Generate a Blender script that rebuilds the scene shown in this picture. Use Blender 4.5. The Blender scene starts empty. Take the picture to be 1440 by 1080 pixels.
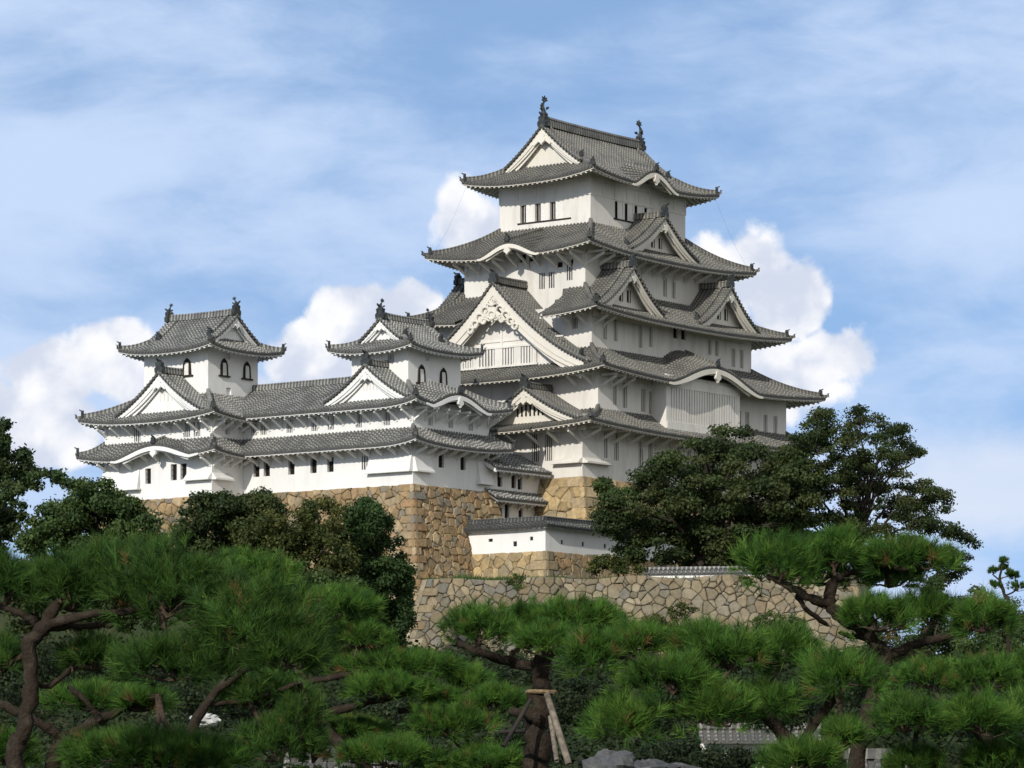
import bpy, math, random
import numpy as np
from mathutils import Vector, Matrix

# ------------------------------------------------------------------ camera, sky, sun
scene = bpy.context.scene
F_PX, Y_HOR, EYE = 5030.0, 1100.0, 1.6          # focal length / eye level in photo pixels (1440 wide), eye height
cam_d = bpy.data.cameras.new('camera'); cam = bpy.data.objects.new('camera', cam_d)
scene.collection.objects.link(cam); scene.camera = cam
cam.location = (0, 0, EYE); cam.rotation_euler = (math.pi/2, 0, 0)
cam_d.sensor_width = 36; cam_d.lens = 36*F_PX/1440; cam_d.shift_y = (Y_HOR-540)/1440
cam_d.clip_start = 0.5; cam_d.clip_end = 6000

PHI = math.atan2(.8, .6)                         # bearing of the castle's south front
CX, CY, CC, SS = 7.36, 307.0, .6, .8             # centre of the main keep
SUN_EL = math.radians(27)
_h = Vector((-.41, -.91)).normalized()          # towards the sun, behind and left of the camera
sun_dir = Vector((_h.x*math.cos(SUN_EL), _h.y*math.cos(SUN_EL), math.sin(SUN_EL)))
sun_d = bpy.data.lights.new('sun', 'SUN'); sun = bpy.data.objects.new('sun', sun_d)
scene.collection.objects.link(sun)
sun_d.energy = 3.6; sun_d.angle = math.radians(.5); sun_d.color = (1, .95, .86)
sun.rotation_euler = sun_dir.to_track_quat('Z', 'Y').to_euler()
sun.location = (-60, -60, 80)

scene.view_settings.view_transform = 'Standard'; scene.view_settings.look = 'None'
scene.view_settings.exposure = 0.0; scene.view_settings.gamma = 1
scene.cycles.max_bounces = 6; scene.cycles.transparent_max_bounces = 6
scene.cycles.diffuse_bounces = 3; scene.cycles.glossy_bounces = 2; scene.cycles.transmission_bounces = 3


class NT:
    """small helper that adds shader nodes"""
    def __init__(s, tree): s.t = tree; s.n = tree.nodes; s.l = tree.links
    def add(s, typ, **kw):
        n = s.n.new(typ)
        for k, v in kw.items():
            if k.startswith('i_'):
                key = k[2:]
                key = int(key) if key.isdigit() else key.replace('_', ' ')
                s.put(n.inputs[key], v)
            else: setattr(n, k, v)
        return n
    def put(s, sock, v):
        if isinstance(v, bpy.types.NodeSocket): s.l.new(v, sock)
        elif isinstance(v, bpy.types.Node): s.l.new(v.outputs[0], sock)
        else: sock.default_value = v
    def math(s, op, a, b=None, c=None, clamp=False):
        n = s.n.new('ShaderNodeMath'); n.operation = op; n.use_clamp = clamp
        s.put(n.inputs[0], a)
        if b is not None: s.put(n.inputs[1], b)
        if c is not None: s.put(n.inputs[2], c)
        return n.outputs[0]
    def step(s, v, lo, hi, a=0., b=1.):
        n = s.n.new('ShaderNodeMapRange'); n.interpolation_type = 'SMOOTHSTEP'
        s.put(n.inputs[0], v)
        for i, x in enumerate((lo, hi, a, b)): s.put(n.inputs[i+1], x)
        return n.outputs[0]
    def mix(s, f, a, b, mode='MIX'):
        n = s.n.new('ShaderNodeMix'); n.data_type = 'RGBA'; n.blend_type = mode
        s.put(n.inputs[0], f)
        for sock, v in ((n.inputs[6], a), (n.inputs[7], b)):
            if isinstance(v, tuple) and len(v) == 3: v = (*v, 1)
            s.put(sock, v)
        return n.outputs[2]
    def noise(s, vec, scale, detail=4, rough=.55, dist=0., out=0):
        n = s.add('ShaderNodeTexNoise', i_Scale=scale, i_Detail=detail, i_Roughness=rough, i_Distortion=dist)
        if vec is not None: s.put(n.inputs['Vector'], vec)
        return n.outputs[out]


def build_world():
    w = bpy.data.worlds.new('World'); scene.world = w; w.use_nodes = True
    t = NT(w.node_tree); t.n.clear()
    geo = t.add('ShaderNodeTexCoord'); d = geo.outputs['Generated']
    sep = t.add('ShaderNodeSeparateXYZ', i_0=d); x, y, z = sep.outputs
    # the blue: look up the physical sky a little higher so it keeps its blue near the hilltop
    lift = t.add('ShaderNodeVectorMath', operation='ADD', i_0=d, i_1=(0, 0, .22))
    nrm = t.add('ShaderNodeVectorMath', operation='NORMALIZE', i_0=lift.outputs[0])
    sky = t.add('ShaderNodeTexSky', sky_type='NISHITA', sun_disc=False, sun_elevation=SUN_EL,
                sun_rotation=math.atan2(_h.x, _h.y), altitude=50, air_density=1.0, dust_density=.6, ozone_density=2.0)
    t.put(sky.inputs['Vector'], nrm.outputs[0])
    # bearing and elevation of the view direction
    az = t.math('ARCTAN2', x, y); el = t.math('ARCSINE', z)
    vec = t.add('ShaderNodeCombineXYZ', i_0=az, i_1=el, i_2=0.).outputs[0]
    # thin high cloud: long soft streaks
    rot = t.add('ShaderNodeMapping', i_Rotation=(0, 0, math.radians(-14)), i_Scale=(1., 2.5, 1.), i_Location=(.3, .12, 0))
    t.put(rot.inputs['Vector'], vec)
    warp = t.noise(rot.outputs[0], 9, 3, .5, 0, 1)
    wv = t.add('ShaderNodeVectorMath', operation='MULTIPLY_ADD', i_0=warp, i_1=(.06, .06, 0), i_2=rot.outputs[0])
    n1 = t.noise(wv.outputs[0], 13, 8, .60)
    n2 = t.noise(wv.outputs[0], 5.2, 3, .5)
    cir = t.math('ADD', t.math('MULTIPLY', n1, .55), t.math('MULTIPLY', n2, .68))
    cirm = t.step(cir, .45, .72, .30, 1.)
    high = t.step(el, .24, .70, 1., .30)           # the thin cloud lies low; overhead the sky is clear and deep
    cirm = t.math('MULTIPLY', cirm, high)
    # cumulus: heaps at fixed bearings, their edges broken by noise
    nb = t.noise(vec, 58, 10, .66, .25)
    nc = t.noise(vec, 15, 4, .5, .1)
    def P(px, py): return math.atan((px-720)/F_PX), math.atan((Y_HOR-py)/F_PX)
    heaps = [(640, 300, 44, 62), (668, 330, 60, 60), (505, 455, 82, 74), (570, 440, 80, 56), (455, 510, 90, 70), (560, 520, 120, 80),
             (155, 505, 80, 62), (75, 525, 80, 60), (20, 610, 150, 75), (230, 540, 100, 60), (330, 570, 90, 50),
             (1060, 385, 60, 66), (1110, 430, 70, 70), (1170, 500, 74, 52), (1090, 530, 120, 66), (1000, 440, 70, 110), (1215, 510, 26, 30),
             ]
    m = None
    for (px, py, rx, ry) in heaps:
        a0, e0 = P(px, py)
        dx = t.math('MULTIPLY', t.math('SUBTRACT', az, a0), F_PX/rx)
        dy = t.math('MULTIPLY', t.math('SUBTRACT', el, e0), F_PX/ry)
        r = t.math('SQRT', t.math('ADD', t.math('MULTIPLY', dx, dx), t.math('MULTIPLY', dy, dy)))
        v = t.math('SUBTRACT', 1.0, r)
        v = t.math('MULTIPLY', v, min(rx, ry)/60.0)
        m = v if m is None else t.math('MAXIMUM', m, v)
    def billow(sc):
        v = t.add('ShaderNodeTexVoronoi', feature='SMOOTH_F1', i_Scale=sc, i_Smoothness=.35)
        t.put(v.inputs['Vector'], wvec); return t.math('SUBTRACT', .5, v.outputs['Distance'])
    wn = t.noise(vec, 40, 4, .55, 0, 1)
    wvec = t.add('ShaderNodeVectorMath', operation='MULTIPLY_ADD', i_0=wn, i_1=(.022, .022, 0), i_2=vec).outputs[0]
    bill = t.math('ADD', t.math('MULTIPLY', billow(48), .62), t.math('MULTIPLY', billow(120), .36))
    mm = t.math('ADD', m, t.math('MULTIPLY', t.math('SUBTRACT', nb, .5), .55))
    mm = t.math('ADD', mm, t.math('MULTIPLY', bill, .75))
    mm = t.math('SUBTRACT', mm, .02)
    mm = t.math('ADD', mm, t.math('MULTIPLY', t.math('SUBTRACT', nc, .5), .45))
    wisp = t.noise(vec, 150, 6, .65, .5)
    cum = t.step(t.math('ADD', mm, t.math('MULTIPLY', t.math('SUBTRACT', wisp, .5), .30)), .0, .27)
    # shading of the heaps painted into their colour: bluish grey folds, white crowns
    fold = t.noise(vec, 38, 7, .58, .4)
    tone = t.step(t.math('ADD', t.math('ADD', fold, t.math('MULTIPLY', bill, .80)), t.math('MULTIPLY', t.math('SUBTRACT', el, .115), 1.8)), .32, .72)
    ccol = t.mix(tone, (.66, .72, .86), (1.02, 1.02, 1.04))
    blue = t.add('ShaderNodeHueSaturation', i_Saturation=1.22, i_Color=sky.outputs[0])
    bsky = t.add('ShaderNodeBackground', i_Color=blue.outputs[0], i_Strength=SKY)
    bcir = t.add('ShaderNodeBackground', i_Color=(.58, .72, .97, 1), i_Strength=1.0)
    bcum = t.add('ShaderNodeBackground', i_Color=ccol, i_Strength=1.0)
    a0, e0 = P(1400, 690)
    dx = t.math('MULTIPLY', t.math('SUBTRACT', az, a0), F_PX/230); dy = t.math('MULTIPLY', t.math('SUBTRACT', el, e0), F_PX/95)
    far = t.math('SUBTRACT', 1., t.math('SQRT', t.math('ADD', t.math('MULTIPLY', dx, dx), t.math('MULTIPLY', dy, dy))))
    far = t.step(t.math('ADD', far, t.math('MULTIPLY', t.math('SUBTRACT', nb, .5), .6)), -.1, .7, 0., .75)
    low = t.step(el, .02, .12, .25, 0.)            # pale air low over the hill
    cm = t.math('MAXIMUM', cirm, low)
    m1 = t.add('ShaderNodeMixShader', i_0=cm, i_1=bsky.outputs[0], i_2=bcir.outputs[0])
    bfar = t.add('ShaderNodeBackground', i_Color=(.78, .84, .96, 1), i_Strength=1.0)
    m1 = t.add('ShaderNodeMixShader', i_0=far, i_1=m1.outputs[0], i_2=bfar.outputs[0])
    m2 = t.add('ShaderNodeMixShader', i_0=cum, i_1=m1.outputs[0], i_2=bcum.outputs[0])
    # an unseen bright cloud bank added behind the viewpoint to brighten the south walls
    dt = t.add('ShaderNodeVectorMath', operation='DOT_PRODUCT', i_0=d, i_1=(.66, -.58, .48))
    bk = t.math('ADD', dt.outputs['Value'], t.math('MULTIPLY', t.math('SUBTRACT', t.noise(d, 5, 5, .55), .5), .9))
    bfill = t.add('ShaderNodeBackground', i_Color=(.93, .965, 1, 1), i_Strength=.80)
    m2 = t.add('ShaderNodeMixShader', i_0=t.step(bk, .25, .60), i_1=m2.outputs[0], i_2=bfill.outputs[0])
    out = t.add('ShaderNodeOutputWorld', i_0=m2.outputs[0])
SKY = .15
build_world()

# ------------------------------------------------------------------ materials
def mat(name, build):
    m = bpy.data.materials.new(name); m.use_nodes = True
    t = NT(m.node_tree); t.n.clear()
    sh = build(t); out = t.add('ShaderNodeOutputMaterial'); t.l.new(sh, out.inputs[0])
    return m

def bsdf(t, col, rough=.8, bump=None, spec=.3, dist=.02, strength=.5):
    b = t.add('ShaderNodeBsdfPrincipled'); b.inputs['Roughness'].default_value = rough
    t.put(b.inputs['Base Color'], (*col, 1) if isinstance(col, tuple) else col)
    b.inputs['Specular IOR Level'].default_value = spec
    if bump is not None:
        bp = t.add('ShaderNodeBump', i_Height=bump, i_Distance=dist, i_Strength=strength)
        t.put(b.inputs['Normal'], bp.outputs[0])
    return b.outputs[0]

def plaster(base, stain, amt):
    def f(t):
        P = t.add('ShaderNodeNewGeometry').outputs['Position']
        st = t.add('ShaderNodeMapping', i_Scale=(1., 1., .22)); t.put(st.inputs['Vector'], P)
        a = t.noise(st.outputs[0], 1.1, 6, .62); b = t.noise(P, .25, 3, .5); c = t.noise(P, 7, 3, .6)
        f1 = t.math('MULTIPLY', t.step(a, .46, .76), amt)
        col = t.mix(f1, base, stain)
        col = t.mix(t.math('MULTIPLY', t.step(b, .38, .66), amt*.8), col, tuple(x*.80 for x in base))
        fine = t.noise(st.outputs[0], 5.5, 4, .6)
        col = t.mix(t.math('MULTIPLY', t.step(fine, .55, .78), amt*.5), col, stain)
        return bsdf(t, col, .85, c, .2, .01, .25)
    return f
M = {}
M['plaster_keep'] = mat('plaster_keep', plaster((.735, .705, .655), (.45, .42, .36), .62))
M['plaster_white'] = mat('plaster_white', plaster((.82, .815, .795), (.60, .59, .56), .40))
M['plaster_rafter'] = mat('plaster_rafter', plaster((.72, .68, .60), (.55, .5, .42), .4))
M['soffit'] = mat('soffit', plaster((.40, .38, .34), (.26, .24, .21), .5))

def tile(base, pale, jw, amt):
    def f(t):
        uv = t.add('ShaderNodeUVMap').outputs[0]; s = t.add('ShaderNodeSeparateXYZ', i_0=uv)
        P = t.add('ShaderNodeNewGeometry').outputs['Position']
        fr = t.math('FRACT', t.math('DIVIDE', s.outputs[1], .34))
        j = t.step(t.math('ABSOLUTE', t.math('SUBTRACT', fr, .5)), jw*.5, jw*.5+.06, 1., 0.)
        n = t.noise(P, .8, 5, .6); n2 = t.noise(P, 9, 3, .6)
        fade = t.step(n, .3, .62, .25, 1.)
        isrib = t.step(s.outputs[0], .4, .6)                # ribs carry the plaster joints, the pan tiles do not
        jj = t.math('MULTIPLY', t.math('MULTIPLY', j, fade), t.math('MULTIPLY', isrib, amt))
        dark = t.mix(t.step(n2, .3, .7), tuple(x*.72 for x in base), tuple(x*1.35 for x in base))
        dark = t.mix(t.step(n, .35, .7), dark, tuple(b*k for b, k in zip(base, (1.25, 1.22, 1.12))))
        col = t.mix(jj, dark, pale)
        return bsdf(t, col, .62, n2, .35, .01, .3)
    return f
M['tile_keep'] = mat('tile_keep', tile((.080, .079, .074), (.42, .405, .355), .34, .46))
M['tile_turret'] = mat('tile_turret', tile((.088, .089, .087), (.58, .58, .55), .38, .52))
M['tile_dark'] = mat('tile_dark', tile((.045, .047, .048), (.28, .28, .27), .25, .5))

def plain(col, rough=.7, var=.25, scale=6., spec=.3):
    def f(t):
        P = t.add('ShaderNodeNewGeometry').outputs['Position']; n = t.noise(P, scale, 4, .6)
        c = t.mix(t.step(n, .3, .7), tuple(x*(1-var) for x in col), tuple(x*(1+var) for x in col))
        return bsdf(t, c, rough, n, spec, .01, .3)
    return f
M['opening'] = mat('dark_opening', plain((.016, .015, .014), .9))
M['wood_dark'] = mat('dark_wood', plain((.030, .024, .020), .8))
M['ornament'] = mat('ornament_tile', plain((.038, .042, .042), .5, .4, 3.))
M['shutter'] = mat('white_shutter', plain((.74, .72, .68), .8, .06))
M['cable'] = mat('cable', plain((.10, .10, .10), .6))
M['post_wood'] = mat('weathered_wood', plain((.19, .16, .125), .9, .4, 14))
M['rope'] = mat('straw_rope', plain((.22, .16, .09), .95, .3, 30))

def attr_mat(rough, spec, bscale, bdist, trans=0., patch=None, bs=.6):
    def f(t):
        a = t.add('ShaderNodeAttribute', attribute_name='tint').outputs['Color']
        P = t.add('ShaderNodeNewGeometry').outputs['Position']
        n = t.noise(P, bscale, 5, .6)
        col = t.mix(t.step(n, .25, .75), t.mix(1., a, (.78, .78, .78), 'MULTIPLY'), t.mix(1., a, (1.2, 1.2, 1.2), 'MULTIPLY'))
        if patch:
            n2 = t.noise(P, patch[1], 6, .65)
            col = t.mix(t.math('MULTIPLY', t.step(n2, .5, .72), patch[2]), col, patch[0])
        b = bsdf(t, col, rough, n if bdist else None, spec, bdist, bs)
        if trans:
            tr = t.add('ShaderNodeBsdfTranslucent'); t.put(tr.inputs[0], t.mix(1., a, (1.3, 1.5, .7), 'MULTIPLY'))
            b = t.add('ShaderNodeMixShader', i_0=trans, i_1=b, i_2=tr.outputs[0]).outputs[0]
        return b
    return f
M['stone'] = mat('cut_stone', attr_mat(.9, .2, 3.0, .07, 0., ((.15, .14, .11), .8, .55), .8))
M['leaf'] = mat('leaf', attr_mat(.6, .2, .6, 0, .22))
M['needle'] = mat('pine_needle', attr_mat(.6, .12, 2.2, 0, .08))
M['bark'] = mat('bark', attr_mat(.95, .1, 26., .03, 0., ((.085, .070, .055), 7, .6), 1.))
M['rock'] = mat('garden_rock', attr_mat(.9, .2, 9., .05, 0., ((.20, .19, .17), 4, .5)))

def ground(t):
    P = t.add('ShaderNodeNewGeometry').outputs['Position']
    n = t.noise(P, .25, 6, .6); n2 = t.noise(P, 3, 5, .7)
    c = t.mix(t.step(n, .35, .65), (.030, .045, .018), (.055, .060, .028))
    c = t.mix(t.math('MULTIPLY', t.step(n2, .55, .75), .5), c, (.085, .070, .045))
    return bsdf(t, c, .95, n2, .1, .15, .8)
M['ground'] = mat('ground', ground)

# ------------------------------------------------------------------ mesh building
class MB:
    """collects faces for ONE mesh object"""
    def __init__(s): s.v = []; s.f = []; s.m = []; s.uv = []; s.c = []
    def face(s, idx, mi=0, uv=None):
        s.f.append(tuple(idx)); s.m.append(mi)
        s.uv.append(uv if uv else [(0, 0)]*len(idx))
    def pts(s, P):
        b = len(s.v); s.v.extend(tuple(p) for p in P); return b
    def quad(s, a, b, c, d, mi=0, uv=None):
        i = s.pts((a, b, c, d)); s.face((i, i+1, i+2, i+3), mi, uv)
    def poly(s, P, mi=0):
        i = s.pts(P); s.face(range(i, i+len(P)), mi)
    def box(s, x0, x1, y0, y1, z0, z1, mi=0, fr=None):
        P = [(x, y, z) for z in (z0, z1) for y in (y0, y1) for x in (x0, x1)]
        if fr: P = [fr(*p) for p in P]
        i = s.pts(P)
        for q in ((0, 2, 3, 1), (4, 5, 7, 6), (0, 1, 5, 4), (1, 3, 7, 5), (3, 2, 6, 7), (2, 0, 4, 6)):
            s.face([i+k for k in q], mi)
    def prism(s, P0, P1, mi=0):
        """closed prism between two equal outlines"""
        n = len(P0); i = s.pts(P0); j = s.pts(P1)
        s.face([i+k for k in range(n)], mi); s.face([j+k for k in range(n-1, -1, -1)], mi)
        for k in range(n): s.face((i+k, j+k, j+(k+1) % n, i+(k+1) % n), mi)
    def sweep(s, path, prof, side=None, mi=0, cap=True, scale=None, rib=1.):
        """profile (sideways, up) carried along a path; up stays vertical"""
        n = len(prof); rows = []; L = 0; prev = None; Ls = []
        path = [Vector(p) for p in path]
        for k, p in enumerate(path):
            tg = path[min(k+1, len(path)-1)]-path[max(k-1, 0)]
            if side is None:
                sd = Vector((tg.y, -tg.x, 0)); sd = sd.normalized() if sd.length > 1e-6 else Vector((1, 0, 0))
            else: sd = Vector(side)
            sc = 1 if scale is None else scale[k]
            if prev is not None: L += (p-prev).length
            prev = p; Ls.append(L)
            rows.append(s.pts([p+sd*(a*sc)+Vector((0, 0, b*sc)) for a, b in prof]))
        for k in range(len(path)-1):
            for q in range(n):
                r = (q+1) % n
                s.face((rows[k]+q, rows[k]+r, rows[k+1]+r, rows[k+1]+q), mi,
                       [(rib, Ls[k]), (rib, Ls[k]), (rib, Ls[k+1]), (rib, Ls[k+1])])
        if cap:
            s.face([rows[0]+q for q in range(n)], mi); s.face([rows[-1]+q for q in range(n-1, -1, -1)], mi)
    def tube(s, path, radii, n=7, mi=0, tip=True):
        path = [Vector(p) for p in path]; rows = []
        ref = Vector((.31, .72, .62))
        for k, p in enumerate(path):
            tg = (path[min(k+1, len(path)-1)]-path[max(k-1, 0)])
            tg = tg.normalized() if tg.length > 1e-7 else Vector((0, 0, 1))
            e1 = tg.cross(ref); e1 = e1.normalized() if e1.length > 1e-4 else Vector((1, 0, 0))
            e2 = tg.cross(e1)
            rows.append(s.pts([p+(e1*math.cos(6.2832*q/n)+e2*math.sin(6.2832*q/n))*radii[k] for q in range(n)]))
        for k in range(len(path)-1):
            for q in range(n):
                r = (q+1) % n; s.face((rows[k]+q, rows[k]+r, rows[k+1]+r, rows[k+1]+q), mi)
        s.face([rows[0]+q for q in range(n)], mi); s.face([rows[-1]+q for q in range(n-1, -1, -1)], mi)


def build(name, mb, mats, parent=None, base=(0, 0, 0), smooth=False, tint=None):
    me = bpy.data.meshes.new(name)
    bx, by, bz = base
    me.from_pydata([(x-bx, y-by, z-bz) for x, y, z in mb.v], [], mb.f)
    if not isinstance(mats, (list, tuple)): mats = [mats]
    for m in mats: me.materials.append(m)
    if len(mats) > 1: me.polygons.foreach_set('material_index', mb.m)
    if any(u[0] != (0, 0) or u[-1] != (0, 0) for u in mb.uv):
        l = me.uv_layers.new(name='UVMap')
        l.data.foreach_set('uv', np.array([c for u in mb.uv for c in u], dtype=np.float32).ravel())
    if tint is not None:
        at = me.color_attributes.new('tint', 'FLOAT_COLOR', 'POINT')
        c = np.ones((len(mb.v), 4), np.float32); c[:, :3] = np.array(tint, np.float32)
        at.data.foreach_set('color', c.ravel())
    if smooth: me.polygons.foreach_set('use_smooth', [True]*len(me.polygons))
    o = bpy.data.objects.new(name, me); scene.collection.objects.link(o)
    if parent: o.parent = parent
    return o

def tag(o, label=None, cat=None, group=None, kind=None):
    for k, v in (('label', label), ('category', cat), ('group', group), ('kind', kind)):
        if v: o[k] = v
    return o

class Thing:
    """an Empty at the thing's base that parents its parts; castle=True: part coordinates are castle (east, north, up)"""
    def __init__(s, name, label, cat, base, castle=True, group=None):
        s.base = base; o = bpy.data.objects.new(name, None); scene.collection.objects.link(o)
        if castle:
            u, v, z = base
            o.location = (CX+CC*u-SS*v, CY+SS*u+CC*v, z+EYE); o.rotation_euler = (0, 0, PHI)
        else: o.location = base
        tag(o, label, cat, group); s.o = o
    def part(s, name, mb, mats, parent=None, smooth=False, tint=None, label=None):
        o = build(name, mb, mats, parent or s.o, s.base, smooth, tint)
        if label: o['label'] = label
        return o
    def place(s, name, mesh, at, parent=None, rotz=0):
        """one more object of a shared mesh, at a castle point"""
        o = bpy.data.objects.new(name, mesh); scene.collection.objects.link(o)
        o.parent = parent or s.o; o.location = (at[0]-s.base[0], at[1]-s.base[1], at[2]-s.base[2])
        o.rotation_euler = (0, 0, rotz); return o

# a facade's own frame: a runs along it, b points outwards
FR = {'S': lambda a, b, z: (a, -b, z), 'W': lambda a, b, z: (-b, a, z), 'N': lambda a, b, z: (a, b, z), 'E': lambda a, b, z: (b, a, z)}
OUT = {'S': (0, -1, 0), 'W': (-1, 0, 0), 'N': (0, 1, 0), 'E': (1, 0, 0)}
SIDEV = {'S': (1, 0, 0), 'W': (0, 1, 0), 'N': (1, 0, 0), 'E': (0, 1, 0)}
def lerp(a, b, t): return a+(b-a)*t

class Roof:
    """one tier of tiled roof: tiles in T, plastered eave in S"""
    def __init__(s, rib=.36): s.T = MB(); s.S = MB(); s.rib = rib; s.sides = {}; s.H = []
    def side(s, sd, ai, bi, ae, be, zt, ze, up=(.55, .55), k=.35, kara=(), gaps=(), th=.29, raf=.50, pw=2.6):
        fr = FR[sd]; T, S = s.T, s.S
        def B(t): return lerp(ai[0], ae[0], t), lerp(ai[1], ae[1], t)
        def Z(a, t):
            L, R = B(t); q = (2*a-L-R)/(R-L); q = max(-1, min(1, q))
            z = zt+(ze-zt)*t*(1+k*(1-t))+(up[0] if q < 0 else up[1])*abs(q)**pw*t*t
            for (ac, hw, h, rise) in kara:
                x = (a-ac)/hw
                if abs(x) < 1:
                    K = .5*(1+math.cos(math.pi*x)); K = K**.85
                    z = max(z, ze+h*K+rise*K*(be-bi)*(1-t)-.02)
            return z
        s.sides[sd] = (B, Z, bi, be, ai, ae)
        ing = lambda a: any(g0 < a < g1 for g0, g1 in gaps)
        nt = 6; nc = max(4, int((ae[1]-ae[0])/(.45 if kara else .9)))
        P = {}
        for i in range(nt+1):
            t = i/nt; L, R = B(t)
            for j in range(nc+1):
                a = lerp(L, R, j/nc); P[i, j] = (a, lerp(bi, be, t), Z(a, t), t)
        for i in range(nt):
            for j in range(nc):
                q = [P[i, j], P[i, j+1], P[i+1, j+1], P[i+1, j]]
                if ing(sum(p[0] for p in q)/4): continue
                T.quad(*[fr(p[0], p[1], p[2]) for p in q], 0, [(.2, p[3]*5) for p in q])
                S.quad(*[fr(p[0], p[1]-.08*(p[3] > .99), p[2]-th) for p in q], 1)
        for j in range(nc):
            p, q = P[nt, j], P[nt, j+1]
            if ing((p[0]+q[0])/2): continue
            T.quad(fr(p[0], be, p[2]), fr(q[0], be, q[2]), fr(q[0], be, q[2]-.20), fr(p[0], be, p[2]-.20), 0, [(.2, 0)]*4)
            T.quad(fr(p[0], be, p[2]-.20), fr(q[0], be, q[2]-.20), fr(q[0], be-.08, q[2]-.20), fr(p[0], be-.08, p[2]-.20), 0, [(.2, 0)]*4)
            S.quad(fr(p[0], be-.08, p[2]-.20), fr(q[0], be-.08, q[2]-.20), fr(q[0], be-.08, q[2]-th), fr(p[0], be-.08, p[2]-th))
        def tmin(a):
            if a < ai[0]: return (a-ai[0])/(ae[0]-ai[0])
            if a > ai[1]: return (a-ai[1])/(ae[1]-ai[1])
            return 0.
        n = int((ae[1]-ae[0]-.2)/s.rib); off = (ae[1]-ae[0]-n*s.rib)/2
        for i in range(n+1):
            a = ae[0]+off+i*s.rib
            if ing(a): continue
            t0 = tmin(a)
            if t0 > .97: continue
            ns = max(2, int(math.ceil((1-t0)*7))); rows = []; Ls = []; L = 0; pv = None
            for q in range(ns+1):
                t = lerp(t0, 1, q/ns); b = lerp(bi, be, t)+(.05 if q == ns else 0); z = Z(a, t)
                if pv: L += math.hypot(b-pv[0], z-pv[1])
                pv = (b, z); Ls.append(L)
                rows.append(T.pts([fr(a-.10, b, z-.02), fr(a-.065, b, z+.085), fr(a+.065, b, z+.085), fr(a+.10, b, z-.02)]))
            ph = random.random()*.34
            for q in range(ns):
                for w in range(3):
                    T.face((rows[q]+w, rows[q]+w+1, rows[q+1]+w+1, rows[q+1]+w), 0, [(1, L-Ls[q]+ph)]*2+[(1, L-Ls[q+1]+ph)]*2)
            z = Z(a, 1); c = (a, be+.06, z-.01)
            T.poly([fr(a+.125*math.cos(x*math.pi/3), be+.06, z-.015+.125*math.sin(x*math.pi/3)) for x in range(6)])
        n = int((ae[1]-ae[0]-.3)/raf); off = (ae[1]-ae[0]-n*raf)/2
        for i in range(n+1):
            a = ae[0]+off+i*raf
            if ing(a): continue
            t0 = tmin(a)
            if t0 > .93: continue
            t0 = max(t0, .05); rows = []
            for q in range(5):
                t = lerp(t0, 1-.14/(abs(be-bi)+.01), q/4); b = lerp(bi, be, t); z = Z(a, t)-th
                rows.append(S.pts([fr(a-.08, b, z), fr(a-.08, b, z-.15), fr(a+.08, b, z-.15), fr(a+.08, b, z)]))
            for q in range(4):
                for w in range(3): S.face((rows[q]+w, rows[q]+w+1, rows[q+1]+w+1, rows[q+1]+w))
            S.face([rows[4]+w for w in range(4)])
        for (ac, hw, h, rise) in kara:         # white bargeboard that follows the curved gable
            path = [fr(a, be-.01, Z(a, 1)-.202) for a in np.linspace(ac-hw*.97, ac+hw*.97, 41)]
            hh = .20+.13*h; sc = [.45+.55*min(1, 2.2*(1-abs(i/20-1))) for i in range(41)]
            S.sweep(path, [(-.07, 0), (.07, 0), (.07, -hh), (-.07, -hh)], OUT[sd], scale=sc)
            path = [fr(a, be-.20, Z(a, 1)-.20-hh*.75) for a in np.linspace(ac-hw*.72, ac+hw*.72, 25)]
            S.sweep(path, [(-.05, 0), (.05, 0), (.05, -.20), (-.05, -.20)], OUT[sd])
            pend = pendant(.45+.26*h)
            z0 = Z(ac, 1)-.20-hh*.6
            S.prism([fr(ac+x, be+.16, z0+y) for x, y in pend], [fr(ac+x, be-.06, z0+y) for x, y in pend])
            rp = [fr(ac, lerp(bi, be, t)+(.12 if t == 1 else 0), Z(ac, t)+.06) for t in np.linspace(.15, 1, 6)]
            s.ridge(rp, .30, .26); s.oni(fr(ac, be+.1, Z(ac, 1)+.08), OUT[sd], .55)
        return s
    def ring(s, eave, inner, zt, ze, sides='SWNE', up=.55, **kw):
        """hipped skirt between an inner wall rectangle and the eaves, with its hips"""
        for sd in sides:
            i, e = (0, 2) if sd in 'SN' else (1, 3), None
            ai, ae = ((inner[i[0]], inner[i[1]]), (eave[i[0]], eave[i[1]]))
            q = {'S': 1, 'W': 0, 'N': 3, 'E': 2}[sd]; sg = -1 if sd in 'SW' else 1
            k2 = dict(kw.get(sd, {})); 
            for x in ('k', 'th', 'raf', 'pw'):
                if x in kw: k2.setdefault(x, kw[x])
            s.side(sd, ai, sg*inner[q], ae, sg*eave[q], zt, ze, up=k2.pop('up', (up, up)), **k2)
        return s
    def hip(s, sd, end, orn=2, w=.34, h=.34, t0=0., oscale=1.):
        B, Z, bi, be, ai, ae = s.sides[sd]; fr = FR[sd]; path = []
        for q in range(9):
            t = lerp(t0, .92, q/8); a = B(t)[end]; path.append(fr(a, lerp(bi, be, t), Z(a, t)+.03))
        s.ridge(path, w, h)
        tip = []
        for t in (.90, .95, 1.0, 1.03):
            a = B(t)[end]; tip.append(fr(a, lerp(bi, be, t), Z(a, min(t, 1))+.02+(.10 if t > 1 else 0)))
        s.ridge(tip, w*.8, h*.6)
        d = (Vector(path[-1])-Vector(path[-3])); d.z = 0; d.normalize()
        s.oni(Vector(path[-1])+d*.08+Vector((0, 0, .05)), d, .58*oscale)
        if orn > 1: s.oni(Vector(tip[-1])+Vector((0, 0, -.04)), d, .30*oscale)
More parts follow.
